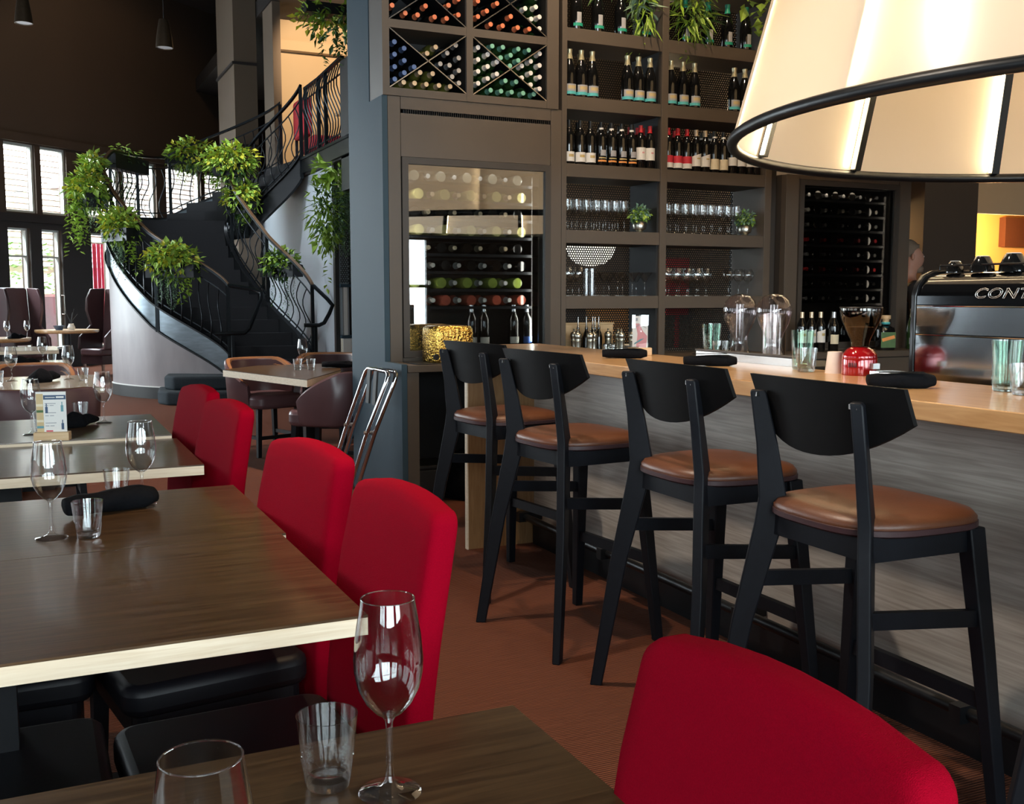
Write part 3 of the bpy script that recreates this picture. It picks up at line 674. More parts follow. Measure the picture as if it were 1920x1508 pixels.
ro = railing(oc, ic, [(2.34, 13.46, 1.47), (2.60, 13.25, 1.42), (2.68, 13.16, 1.38), (2.67, 13.15, 1.30), (2.50, 13.10, .93), (2.44, 13.07, .88), (2.10, 13.15, .87)], (.02, .92, 2.05, 2.9, 3.6, 4.05, 4.98), .125)
O('rail_support', MB().bar([(2.30-SL.x, 13.11-SL.y, .17, .018, .018), (2.30-SL.x, 13.11-SL.y, .86, .018, .018)]), 'rail_metal', ro)
ri = railing(ic, oc, [(3.36, 13.22, 1.47), (3.48, 13.0, 1.30), (3.52, 12.9, 1.22), (3.47, 12.88, 1.12), (3.40, 12.88, 1.0), (3.34, 12.9, .97), (3.16, 12.95, .97)], (.02, 1.0, 2.0, 3.0, 3.9, 4.98), .11)
O('rail_support', MB().bar([(3.30-SL.x, 12.92-SL.y, .17, .018, .018), (3.30-SL.x, 12.92-SL.y, .96, .018, .018)]), 'rail_metal', ri)
mr = T('mezzanine_railing', 'black iron railing with wavy bars along the upper landing', 'railing', (3.53, 13.2, 3.2))
O('handrail', MB().beam((0, .95, .93), (0, .25, .93), .05, .03).beam((0, .24, .93), (0, -.88, .98), .05, .03), 'rail_metal', mr)
O('low_rail', MB().beam((0, .95, .10), (0, -.88, .10), .016, .016), 'rail_metal', mr); O('mid_rail', MB().beam((0, .95, .78), (0, -.88, .80), .016, .016), 'rail_metal', mr)
for k in range(15):
    y = .88-k*.122
    O('baluster', MB().tube([(sin(h/10*2*pi)*.05, y-sin(h/10*2*pi)*.04, .05+.88*h/10) for h in range(11)], .0085, 6), 'rail_metal', mr, smooth=True)
for y in (.93, .25, -.1): O('post', MB().bar([(0, y, 0, .022, .022), (0, y, .93, .022, .022)]), 'rail_metal', mr)

PG = 'trailing plants in boxes on the stair railing'
def mixA(s=1): return [('leaf_lime', int(170*s), .11, .075, (0, 0, .06), (.34, .22, .20)), ('leaf_yellow', int(260*s), .08, .05, (.05, 0, .05), (.38, .23, .20)), ('leaf_mid', int(260*s), .11, .04, (0, 0, -.02), (.40, .25, .25)), ('leaf_dark', int(120*s), .09, .05, (0, 0, -.06), (.3, .18, .2))]
def trA(ln): return [('leaf_sage', 16, ln, .028, .018, (.06, 0, -.1), (.12, .08)), ('leaf_mid', 6, ln*.8, .07, .05, (-.2, 0, -.1), (.1, .08))]
def on(f, g, t, o=.13, dz=.82):
    n, d = outw(t, f, g); p = f(t)+n*o; return (p.x, p.y, zc(t)+dz), atan2(d.y, d.x)
l_, a_ = on(oc, ic, .66); plant('railing_plant', 'bushy yellow green plant box nearest the foot of the outer stair rail', l_, a_, 1.0, mixA(), trA(.55), (.33, .09, -.04, .16), PG, 11)
l_, a_ = on(oc, ic, 1.42, .12, .74); plant('railing_plant', 'leafy plant box on the outer stair rail below the first bend', l_, a_, .85, mixA(1.0), trA(.6), (.3, .09, -.04, .16), PG, 12)
l_, a_ = on(oc, ic, 2.15, .24, .72); plant('railing_plant', 'largest cascading plant hanging outside the stair bend before the windows', l_, a_, 1.15, mixA(1.2), [('leaf_lime', 7, .75, .10, .075, (0, .12, -.1), (.3, .15)), ('leaf_mid', 10, .6, .08, .03, (0, .1, -.1), (.25, .12)), ('leaf_sage', 9, .5, .03, .02, (-.25, 0, -.1), (.1, .08))], (.3, .09, -.05, .18), PG, 13)
l_, a_ = on(oc, ic, 2.35, .15, .98); plant('railing_plant', 'small lime plant topping the outer rail beside the wooden handrail crest', l_, a_, .62, mixA(.5), None, None, PG, 23)
l_, a_ = on(oc, ic, 3.45, .06, .86); plant('railing_plant', 'dark long planter with thin hanging stems on the back landing rail', l_, a_, .55, [('leaf_lime', 50, .08, .06, (0, 0, .16), (.7, .15, .14)), ('leaf_dark', 60, .07, .04, (0, 0, .05), (.8, .2, .2))], [('leaf_dark', 26, .55, .035, .02, (0, 0, -.15), (.42, .06))], (.46, .09, .07, .2), PG, 14)
l_, a_ = on(oc, ic, 4.22, .10, .86); plant('railing_plant', 'plant box with spiky tufts on the far upper stair rail', l_, a_, .95, mixA(.8), [('leaf_mid', 14, .4, .05, .025, (0, 0, -.1), (.25, .06))], (.34, .09, 0, .14), PG, 15)
l_, a_ = on(ic, oc, 3.6, .26, .78); plant('railing_plant', 'yellow green plant at the top curl of the inner stair rail', l_, a_, 1.0, mixA(), trA(.3), (.2, .09, -.02, .16), PG, 16)
l_, a_ = on(ic, oc, 2.05, .20, .70); plant('railing_plant', 'leafy plant on the inner stair rail just under the curl', l_, a_, .95, mixA(1.0), trA(.35), (.26, .09, -.04, .16), PG, 17)
l_, a_ = on(ic, oc, .78, .10, .76); plant('railing_plant', 'darker plant box low on the inner rail against the pale wall', l_, a_, .85, [('leaf_mid', 200, .10, .05, (0, 0, 0), (.36, .2, .2)), ('leaf_dark', 220, .09, .05, (0, 0, -.05), (.38, .2, .22)), ('leaf_lime', 50, .09, .06, (0, 0, .08), (.3, .2, .15))], [('leaf_dark', 10, .75, .03, .018, (0, 0, -.1), (.25, .08))], (.32, .09, -.04, .16), PG, 18)
t = plant('shelf_plant', 'big cascading plant spilling from the cream planter by the grille', (3.50, 12.72, 2.66), 0, 1.0, [('leaf_lime', 90, .16, .09, (0, 0, .22), (.26, .18, .16)), ('leaf_mid', 260, .15, .028, (-.08, 0, -.28), (.24, .16, .45)), ('leaf_dark', 160, .12, .04, (-.05, 0, -.3), (.2, .15, .4)), ('leaf_lime', 60, .12, .08, (-.1, 0, -.55), (.16, .12, .25))], [('leaf_sage', 40, .95, .032, .022, (.10, -.05, .1), (.13, .1)), ('leaf_lime', 3, 1.15, .09, .06, (-.02, 0, -.1), (.06, .05))], None, None, 19)
O('planter_box', MB().box(.10, 1.0, .03, .2, 0, .21), 'cream', t)
plant('hanging_plant', 'dark trailing plant hanging above the upper landing post', (3.35, 12.2, 4.5), 0, 1.1, [('leaf_mid', 110, .12, .06, (0, 0, .1), (.34, .3, .14)), ('leaf_dark', 120, .11, .05, (.1, 0, 0), (.36, .3, .2)), ('leaf_yellow', 30, .1, .06, (-.1, 0, 0), (.3, .2, .12))], [('leaf_dark', 9, .4, .07, .04, (.15, 0, -.05), (.25, .2))], (.3, .12, .22, .12), None, 20)
SG = 'greenery hanging from the top of the bar shelving'
plant('hanging_plant', 'narrow leaved plant drooping over the top left shelf bay', (3.93, 6.30, 3.50), 0, .5, [('leaf_sage', 60, .16, .02, (0, 0, -.08), (.16, .1, .4)), ('leaf_mid', 70, .16, .022, (.05, 0, -.1), (.18, .1, .45)), ('leaf_dark', 50, .12, .02, (-.25, 0, 0), (.3, .1, .3))], [('leaf_mid', 8, .42, .10, .016, (.02, 0, 0), (.08, .05))], None, SG, 21)
plant('hanging_plant', 'spiky leaved plant drooping over the top right shelf bay', (4.40, 6.28, 3.50), 0, .5, [('leaf_mid', 110, .17, .024, (-.05, 0, -.1), (.3, .12, .5)), ('leaf_lime', 50, .08, .06, (-.1, 0, .05), (.5, .15, .3)), ('leaf_dark', 70, .14, .02, (0, 0, -.1), (.3, .1, .5))], [('leaf_mid', 10, .5, .11, .018, (-.05, 0, 0), (.1, .05))], None, SG, 22)
plant('hanging_plant', 'heart leaved vine hanging beside the big lampshade', (4.86, 6.26, 3.50), 0, .4, [('leaf_lime', 26, .10, .08, (0, 0, 0), (.6, .2, .35))], [('leaf_lime', 2, .5, .09, .07, (.05, 0, 0), (.06, .03))], None, SG, 24)
for x, lab in ((3.985, 'small leafy plant in a silver bowl on the left shelf bay'), (4.915, 'small leafy plant in a silver bowl on the right shelf bay')):
    t = plant('bowl_plant', lab, (x, 6.36, SZ[1]), 0, .5, [('leaf_sage', 130, .030, .02, (0, 0, .135), (.15, .14, .12)), ('leaf_mid', 130, .03, .02, (0, 0, .125), (.15, .14, .11)), ('leaf_dark', 60, .03, .02, (0, 0, .10), (.10, .1, .08))], None, None, None, int(x*10))
    O('bowl', MB().lathe([(.028, 0), (.034, .004), (.02, .014), (.045, .03), (.052, .055), (.045, .075), (.048, .08), (.04, .075), (.045, .05), (.02, .03)], 20), 'brushed_gold', t, smooth=True)

# ------------------------------------------------------------------ bar stools
def make_stool(label):
    t = T('bar_stool', label, 'bar stool', group='bar stools along the counter')
    for s in (-1, 1):
        ca, sa = cos(R(38)), -s*sin(R(38)); rr = []
        for x, y, z, a, b in ((-.255, .285, 0, .020, .015), (-.200, .232, .45, .028, .016), (-.160, .180, .73, .037, .016), (-.154, .172, .80, .037, .016), (-.176, .174, .95, .028, .015), (-.203, .181, 1.085, .021, .015), (-.207, .180, 1.094, .017, .013)):
            rr.append([(x+p*a*ca-q*b*sa, s*y+p*a*sa+q*b*ca, z) for p, q in ((-1, -1), (1, -1), (1, 1), (-1, 1))])
        O('rear_leg', MB().loft(rr), 'black_wood', t, bevel=.004)
        O('front_leg', MB().bar([(.222, s*.275, 0, .017, .017), (.196, s*.225, .45, .022, .022), (.175, s*.188, .765, .026, .024)]), 'black_wood', t, bevel=.004)
        O('side_rail', MB().beam((-.145, s*.175, .735), (.17, s*.188, .735), .024, .062), 'black_wood', t)
        O('side_stretcher', MB().beam((-.185, s*.21, .575), (.192, s*.217, .535), .02, .042), 'black_wood', t)
    O('rear_rail', MB().beam((-.145, -.17, .735), (-.145, .17, .735), .024, .062), 'black_wood', t)
    O('front_rail', MB().beam((.175, -.18, .735), (.175, .18, .735), .024, .062), 'black_wood', t)
    O('foot_rest', MB().beam((.203, -.24, .32), (.203, .24, .32), .022, .042), 'black_wood', t)
    # seat pad: rounded trapezoid, domed
    def outline(k, n=40):
        pts = []
        for i in range(n):
            a = 2*pi*i/n; c, s_ = cos(a), sin(a); e = .62
            x = abs(c)**e*(1 if c > 0 else -1)*.215; y = abs(s_)**e*(1 if s_ > 0 else -1)*(.225+.02*c)
            pts.append((x*k+.02, y*k))
        return pts
    mb = MB(); mb.loft([[(x, y, z) for x, y in outline(k)] for k, z in ((.93, .768), (1.0, .778), (1.0, .792), (.95, .806), (.80, .815), (.4, .818), (.05, .818))])
    O('seat', mb, 'tan_leather', t, smooth='all')
    O('seat_rim', MB().loft([[(x, y, z) for x, y in outline(k)] for k, z in ((.97, .762), (1.012, .768), (1.012, .781), (1.0, .7825))]), 'plum_dark', t, smooth=True)
    # backrest: bent plywood shell, straight top and bellied bottom
    rings = []; n = 18
    for i in range(n+1):
        u = -1+2*i/n; y = u*.275; bend = .055*u*u; top = 1.135-.006*u*u; hgt = .085+.105*(1-abs(u)**2.2)
        x0 = -.178+bend; bot = top-hgt; lean = -.035
        rings.append([(x0+.0, y, bot), (x0+.012, y, bot), (x0+.012+lean, y, top), (x0+lean, y, top)])
    O('backrest', MB().loft(rings), 'stool_back', t, smooth=True)
    for s in (-1, 1): O('clip', MB().beam((-.214, s*.181-.013, 1.083), (-.214, s*.181+.013, 1.083), .010, .012), 'steel', t)
    return t
SY = [(1.975, 4.33, 7), (1.925, 3.55, 6), (1.985, 2.72, 0), (1.945, 2.00, 0), (1.97, 1.10, 0)]
SLAB = ['bar stool farthest along, standing beside the oak gable panel', 'bar stool second from the oak gable panel, next to the brown carpet aisle',
        'bar stool third from the oak gable panel, behind the red chair corner', 'largest visible bar stool, nearest whole one, brown leather seat facing the counter', 'bar stool cut off by the lower right edge, only dark leg showing']
s0 = make_stool(SLAB[0])
for k, (x, y, a) in enumerate(SY):
    if k == 0: s0.location = (x, y, 0); s0.rotation_euler = (0, 0, R(a))
    else: dup(s0, (x, y, 0), R(a), SLAB[k])

# ------------------------------------------------------------------ red dining chairs (facing -x, back at +x)
def make_red(label):
    t = T('dining_chair', label, 'chair', group='red backed dining chairs')
    def lean(x, y, z):
        k = max(0, z-.40); return (x+.05*k+.17*k*k, y, z)
    out = []
    w = .213
    for i in range(9): a = R(90*i/8); out.append((w-.035+.035*cos(a), .908+.035*sin(a)))
    out += [(x, .943+.018*(1-(x/.185)**2)) for x in (.11, .055, 0, -.055, -.11)]
    for i in range(9): a = R(90+90*i/8); out.append((-w+.035+.035*cos(a), .908+.035*sin(a)))
    lo = [(-w-.008, z) for z in (.8, .7, .6, .5, .30)]; hi = [(w+.008, z) for z in (.30, .5, .6, .7, .8)]
    poly = out+lo+hi
    cx = sum(p[0] for p in poly)/len(poly); cz = .62
    def sc(k): return [(cx+(a-cx)*k, cz+(b-cz)*k) for a, b in poly]
    rings = []
    for x, k in ((.170, .30), (.168, .84), (.169, .955), (.174, .99), (.184, 1.0), (.212, 1.0), (.221, .99), (.226, .955), (.227, .84), (.227, .3)):
        rings.append([lean(x, a, b) for a, b in sc(k)])
    O('backrest', MB().loft(rings), 'red_fabric', t, smooth='all')
    O('seat', MB().prism(rrect(.44, .45, .05), 'z', .40, .475), 'black_leather', t, (-.055, 0, 0), bevel=.022, seg=3)
    O('seat_skirt', MB().prism(rrect(.40, .41, .04), 'z', .34, .40), 'black_leather', t, (-.05, 0, 0))
    for sx, sy in ((-1, -1), (-1, 1), (1, -1), (1, 1)):
        x = -.05+sx*.185; O('leg', MB().bar([(x+(.06 if sx > 0 else -.01), sy*.19, 0, .014, .014), (x, sy*.185, .345, .02, .02)]), 'black_wood', t)
    return t
RC = [(.385, 4.52, 'red dining chair farthest from the viewer, half behind its neighbour', 8), (.385, 3.81, 'red dining chair second farthest, in front of the plum leather chairs', 9), (.39, 2.62, 'red dining chair in the middle, back to the chrome stand', 9),
      (.40, 1.94, 'red dining chair before the blue grey column, at the big brown table', 3), (.40, .80, 'nearest red dining chair, large rounded back in the lower corner', 0)]
r0 = make_red(RC[0][2])
for k, (x, y, lab, a) in enumerate(RC):
    if k == 0: r0.location = (x, y, 0); r0.rotation_euler = (0, 0, R(a))
    else:
        o = dup(r0, (x, y, 0), R(a), lab)
        if k in (2, 3): o.scale = (1, 1.10 if k == 2 else 1.04, 1)
for x, y, lab in ((-.17, 2.02, 'chair added to darken the floor under the bright edged table'), (-.17, 2.72, 'far chair added to darken the floor under the middle table'), (-.17, 4.15, 'chair added to darken the floor under the pale edged table')): dup(r0, (x, y, 0), pi, lab)  # chairs added to hide the lit floor, keeping it dark under the tables

# ------------------------------------------------------------------ tables
def table(label, x0, x1, y0, y1, z=.75, top='table_wood', group=None, th=.038, legs=True):
    cx, cy = (x0+x1)/2, (y0+y1)/2; a, b = (x1-x0)/2, (y1-y0)/2
    t = T('dining_table', label, 'table', (cx, cy, 0), 0, group)
    O('tabletop', MB().box(-a, a, -b, b, z-.005, z), top, t)
    O('edge_band', MB().box(-a, a, -b, b, z-th, z-.0051), 'ply_edge', t)
    O('pedestal', MB().box(-.05, .05, -.05, .05, .03, z-th-.025), 'black_metal', t)
    O('support_plate', MB().box(-.3, .3, -.12, .12, z-th-.025, z-th-.001), 'black_metal', t)
    O('base', MB().box(-.28, .28, -.04, .04, 0, .03).box(-.04, .04, -.28, -.04, 0, .03).box(-.04, .04, .04, .28, 0, .03), 'black_metal', t)
    return t
TG = 'dark topped dining tables with plywood edges'
table('brown dining table nearest the viewer holding the big wine glass', -.72, .612, .50, 1.303, group=TG)
table('long brown dining table half with bright plywood front edge in the middle', -.75, .548, 1.802, 2.525, group=TG)
table('brown dining table half behind the bright edged one, under the black napkin', -.75, .560, 2.528, 3.258, group=TG)
table('brown dining table with pale front edge left of the two far red chairs', -.75, .552, 3.80, 4.560, group=TG, z=.735)
table('brown dining table carrying the printed menu card', -.75, .535, 4.575, 5.42, group=TG)
table('pale topped dining table behind the plum chair back', -.75, .43, 7.20, 8.35, top='pale_top', group=TG)
table('pale topped dining table third from the stair drum', -.75, .32, 9.15, 10.4, top='pale_top', group=TG)
table('small pale dining table corner near the wing chairs', -.75, .29, 12.3, 13.3, top='pale_top', group=TG)
def round_table(label, x, y, z, r):
    t = T('round_table', label, 'table', (x, y, 0)); O('tabletop', MB().lathe([(0.01, z-.05), (r-.02, z-.05), (r, z-.03), (r, z), (.01, z)], 40), 'oak', t, smooth=True)
    O('pedestal', MB().lathe([(.25, 0), (.25, .02), (.05, .05), (.05, z-.05)], 20), 'black_metal', t, smooth=True)
round_table('round oak table before the right wing chair near the doors', .56, 18.05, .80, .48)
round_table('round oak table at the left edge before the wing chairs', -.45, 15.9, .76, .48)
ht = T('polygon_table', 'plywood edged brown table between plum leather chairs and column', 'table', (2.05, 8.25, 0))
pl = [(-.65, .22), (-.28, -1.05), (.20, -.22), (.40, .60), (-.30, .60)]
O('tabletop', MB().prism(pl, 'z', .745, .75), 'table_wood', ht); O('edge_band', MB().prism(pl, 'z', .695, .7449), 'ply_edge', ht)
O('pedestal', MB().box(-.05, .05, -.05, .05, .02, .69), 'black_metal', ht); O('base', MB().box(-.3, .3, -.05, .05, 0, .02).box(-.05, .05, -.3, -.05, 0, .02).box(-.05, .05, .05, .3, 0, .02), 'black_metal', ht)

bq = T('shade_block', 'black block added to darken the gap between the two nearest tables', 'shade_block', (-.32, 1.555, 0))  # leather-coloured block standing in for the shadowed floor here
O('seat', MB().box(-.42, .36, -.215, .215, .40, .47), 'black_leather', bq, bevel=.025); O('base', MB().box(-.41, .35, -.205, .205, 0, .399), 'black_leather', bq)
# ------------------------------------------------------------------ plum leather tub chairs (facing +x)
def make_tub(label):
    t = T('tub_chair', label, 'chair', group='plum leather tub chairs')
    n = 22; rings = []
    for i in range(n+1):
        a = R(-128+256*i/n)+pi; u = abs(-1+2*i/n); top = .80-.26*max(0, u-.42)**1.3*1.6; r_ = .285
        fl = .06
        c, s = cos(a), sin(a); bx, by = c*r_*.95, s*r_
        rings.append([(bx, by, .42), (bx*1.06, by*1.06, .44), (bx*(1.06+fl*1.2), by*(1.06+fl*1.2), top-.01), (bx*(1.03+fl), by*(1.03+fl), top+.006), (bx*(.90+fl), by*(.90+fl), top-.01), (bx*.84, by*.84, .44)])
    O('shell', MB().loft(rings), 'plum_leather', t, smooth=True)
    inner = MB()
    rr = []
    for i in range(n+1):
        a = R(-120+240*i/n)+pi; u = abs(-1+2*i/n); top = .79-.26*max(0, u-.42)**1.3*1.6; c, s = cos(a)*.285, sin(a)*.285
        rr.append([(c*.80, s*.83, .47), (c*.895, s*.925, top-.006), (c*.90, s*.93, top-.004), (c*.81, s*.84, .47)])
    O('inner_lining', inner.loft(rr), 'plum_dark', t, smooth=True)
    rr = []
    for i in range(n+1):
        a = R(-124+248*i/n)+pi; u = abs(-1+2*i/n); top = .80-.26*max(0, u-.42)**1.3*1.6; c, s = cos(a)*.285, sin(a)*.285
        rr.append([(c*.925, s*.925, top-.055), (c*1.02, s*1.02, top+.0075), (c*1.05, s*1.05, top+.0095), (c*.95, s*.95, top+.004), (c*.90, s*.90, top-.055)])
    O('rim', MB().loft(rr), 'tan_leather_rim', t, smooth=True)
    O('seat', MB().prism(rrect(.48, .47, .10, 6), 'z', .40, .52), 'plum_leather', t, (.06, 0, 0), bevel=.035, seg=3)
    for sx, sy in ((1, 1), (1, -1), (-1, 1), (-1, -1)):
        O('leg', MB().bar([(.05+sx*.21, sy*.20, 0, .016, .016), (.05+sx*.19, sy*.18, .41, .02, .02)]), 'black_wood', t)
        if sx > 0: O('stretcher', MB().beam((.05+.2, sy*.19, .16), (.05-.2, sy*.19, .16), .016, .03), 'black_metal', t)
    O('stretcher', MB().beam((.25, -.19, .16), (.25, .19, .16), .016, .03), 'black_metal', t)
    return t
TC = [(1.80, 8.87, -72, 'plum tub chair with lit left wing at the far side of the polygon table'), (2.02, 7.36, 138, 'plum tub chair with back to the viewer beside the blue grey column'), (2.48, 9.32, -115, 'tub chair behind the polygon table, only brown rim showing'),
      (.06, 6.72, 92, 'plum chair back directly behind the menu card table'), (.02, 8.78, -88, 'plum chair with brown rim between two pale tables'), (-.66, 6.75, 90, 'plum chair back at the left picture edge by the pale table')]
t0_ = make_tub(TC[0][3])
for k, (x, y, a, lab) in enumerate(TC):
    if k == 0: t0_.location = (x, y, 0); t0_.rotation_euler = (0, 0, R(a))
    else: dup(t0_, (x, y, 0), R(a), lab)
def make_wing(label):
    t = T('wing_chair', label, 'armchair', group='tall plum wing chairs near the doors')
    O('back_panel', MB().prism(rrect(.50, .95, .04, 3, 0, 1.0), 'x', -.30, -.22, lambda x, y, z: (x-.12*(z-.5), y, z)), 'plum_leather', t, bevel=.02)
    for s in (-1, 1):
        prof = [(-.34, 1.47), (-.05, 1.46), (.04, 1.30), (.06, 1.10), (-.02, .85), (.22, .66), (.24, .45), (-.24, .45)]
        O('wing', MB().prism(prof, 'y', s*.27-.025, s*.27+.025, lambda x, y, z: (x, y+s*.05*max(0, x+.2), z)), 'plum_dark' if s < 0 else 'plum_leather', t, bevel=.015)  # one wing darker: shade put into its leather colour
    O('seat', MB().box(-.24, .26, -.24, .24, .34, .46), 'plum_leather', t, bevel=.03)
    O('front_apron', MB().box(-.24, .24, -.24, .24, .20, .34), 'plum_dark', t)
    for sx in (-1, 1):
        for sy in (-1, 1): O('leg', MB().bar([(sx*.2, sy*.21, 0, .014, .014), (sx*.2, sy*.21, .2, .02, .02)]), 'steel', t)
    return t
WC = [(1.12, 18.75, -140, 'tall plum wing chair between round table and stair drum'), (-.05, 18.55, -60, 'tall plum wing chair before the left glass door'), (-.80, 17.9, -120, 'tall plum wing chair at the left picture edge')]
w0_ = make_wing(WC[0][3])
for k, (x, y, a, lab) in enumerate(WC):
    if k == 0: w0_.location = (x, y, 0); w0_.rotation_euler = (0, 0, R(a))
    else: dup(w0_, (x, y, 0), R(a), lab)
uc = T('lounge_chair', 'red upholstered chair standing on the upper landing', 'chair', (3.98, 15.2, 3.2))
O('backrest', MB().prism(rrect(.62, .55, .06, 4, 0, .70), 'x', -.3, -.16), 'red_plain', uc, bevel=.03); O('seat', MB().box(-.16, .35, -.31, .31, .22, .45), 'red_plain', uc, bevel=.03)
for sx in (-.26, .3):
    for sy in (-.27, .27): O('leg', MB().bar([(sx, sy, 0, .014, .014), (sx, sy, .43 if sx < 0 else .22, .02, .02)]), 'black_wood', uc)
ut = T('upper_table', 'small oak table standing behind the upper landing railing', 'table', (4.5, 14.4, 3.2))
O('tabletop', MB().box(-.4, .4, -.35, .35, .70, .74), 'oak', ut); O('pedestal', MB().box(-.04, .04, -.04, .04, .03, .70), 'black_metal', ut); O('base', MB().box(-.25, .25, -.25, .25, 0, .03), 'black_metal', ut)

# ------------------------------------------------------------------ folding tray stand leaning on the column
ts = T('tray_stand', 'folded chrome tray stand with black straps leaning on the blue grey column', 'tray stand', (1.80, 6.2, 0))
def uframe(yo, lean, xo):
    p = [(xo-.10-lean*0, yo+.34, 0), (xo+.02, yo+.17, .52), (xo+.10, yo+.06, .83), (xo+.11, yo+.04, .87), (xo+.115, yo, .89), (xo+.13, yo-.32, .89), (xo+.125, yo-.36, .87), (xo+.11, yo-.37, .83), (xo+.02, yo-.26, .52), (xo-.10, yo-.10, 0)]
    return MB().tube(p, .014, 10)
O('frame', uframe(0, 0, 0), 'chrome', ts, smooth=True); O('frame', uframe(-.035, 0, .035), 'chrome', ts, smooth=True)
for y in (-.07, -.20): O('strap', MB().beam((.10, y, .885), (.085, y, .68), .06, .012, (1, 0, 0)), 'rubber', ts)
for y in (.17, -.26): O('pivot', MB().tube([(.0, y, .52), (.07, y, .52)], .012, 8), 'steel', ts, smooth=True)
# ------------------------------------------------------------------ pendant lamps
def pend(label, x, y, z):
    t = T('pendant_lamp', label, 'lamp', (x, y, z), 0, 'bronze cone pendants in the tall hall')
    O('shade', MB().lathe([(.045, .30), (.05, .31), (.06, .27), (.085, .12), (.097, 0), (.090, 0), (.075, .12), (.05, .25)], 24), 'bronze', t, smooth=True)
    O('diffuser', MB().lathe([(.001, .006), (.089, .006)], 24, cap=False), 'lamp_white', t); O('cord', MB().tube([(0, 0, .3), (0, 0, 7.5-z)], .004, 6), 'rubber', t)
pend('bronze cone pendant lamp hanging over the stairs', 1.53, 12.53, 4.13); pend('bronze cone pendant lamp cut by the top left corner', .10, 13.2, 4.40)
# giant lamp
LC = (4.40, 2.908, 2.04); LR = 1.77; LH = 1.55; LT = LR-.257*LH
gl = T('giant_lamp', 'giant warm glowing conical lampshade with black rim above the bar', 'lamp', LC)
n = 12; ang0 = 61
for k in range(n):
    a0, a1 = R(ang0+30*k), R(ang0+30*(k+1)); m_ = MB(); q = 10
    o_ = [(cos(a0+(a1-a0)*i/q), sin(a0+(a1-a0)*i/q)) for i in range(q+1)]
    rings = []
    for z, r_ in ((.02, LR), (LH*.5, (LR+LT)/2), (LH, LT)):
        rings.append([(c*r_, s*r_, z) for c, s in o_])
    vs = [p for r_ in rings for p in r_]; fs = [(j*(q+1)+i, j*(q+1)+i+1, (j+1)*(q+1)+i+1, (j+1)*(q+1)+i) for j in range(2) for i in range(q)]
    m_.add(vs, fs); O('shade_panel', m_, 'lamp_shade', gl, smooth='all')
    c, s = cos(a0), sin(a0)
    def rad(r_, z, dt=0): return (c*r_-s*dt, s*r_+c*dt, z)
    O('rib', MB().loft([[rad(LR-.05, .02, -.022), rad(LR-.012, .02, -.022), rad(LR-.012, .02, .022), rad(LR-.05, .02, .022)], [rad(LT-.05, LH, -.022), rad(LT-.012, LH, -.022), rad(LT-.012, LH, .022), rad(LT-.05, LH, .022)]]), 'black_metal', gl)
    O('led_strip', MB().loft([[rad(LR-.045, .03, .024), rad(LR-.025, .03, .024), rad(LR-.025, .03, .030), rad(LR-.045, .03, .030)], [rad(LT-.045, LH, .024), rad(LT-.025, LH, .024), rad(LT-.025, LH, .030), rad(LT-.045, LH, .030)]]), 'led_warm', gl)
O('bottom_rim', MB().tube([(cos(2*pi*k/96)*LR, sin(2*pi*k/96)*LR, 0) for k in range(96)], .026, 10, True), 'black_metal', gl, smooth=True)
O('top_rim', MB().tube([(cos(2*pi*k/64)*LT, sin(2*pi*k/64)*LT, LH) for k in range(64)], .02, 8, True), 'black_metal', gl, smooth=True)
for k in range(3):
    a = R(120*k+20); O('cable', MB().tube([(cos(a)*LT, sin(a)*LT, LH), (cos(a)*.1, sin(a)*.1, 7.5-LC[2])], .006, 6), 'steel', gl)
# lamps and coloured things in the room behind the perforated panels
dl = T('dome_lamp', 'white glowing dome lamp seen through the perforated shelf back', 'lamp', (4.85, 8.6, 1.70))
O('shade', MB().lathe([(.02, -.08), (.13, -.06), (.21, .01), (.24, .11), (.235, .20), (.02, .21)], 28), 'lamp_dome', dl, smooth=True); O('cord', MB().tube([(0, 0, .21), (0, 0, 3)], .006, 6), 'rubber', dl)
rp = T('red_screen', 'red panel standing behind the perforated right shelf bay', 'screen', (6.12, 8.8, 0)); O('panel', MB().box(-.28, -.02, -.02, .02, 1.15, 1.72).box(-.16, -.13, -.02, .02, .1, 1.15), 'red_plain', rp); O('foot', MB().box(-.4, .05, -.2, .2, 0, .1), 'black_metal', rp)
op = T('orange_screen', 'orange wall panel showing behind the lowest right shelf bay', 'screen', (5.65, 9.2, 0)); O('panel', MB().box(-.5, .2, -.02, .02, .85, 1.3), 'kitchen_wall', op); O('post', MB().box(-.2, -.1, -.02, .02, 0, .85), 'black_metal', op)  # plain orange coloured panel on a post
d = bpy.data.lights.new('back_room_lamp', 'POINT'); d.energy = 40; d.color = (1, .75, .45); d.shadow_soft_size = .15
o = bpy.data.objects.new('back_room_lamp', d); COL.objects.link(o); o.location = (5.2, 8.0, 2.9)

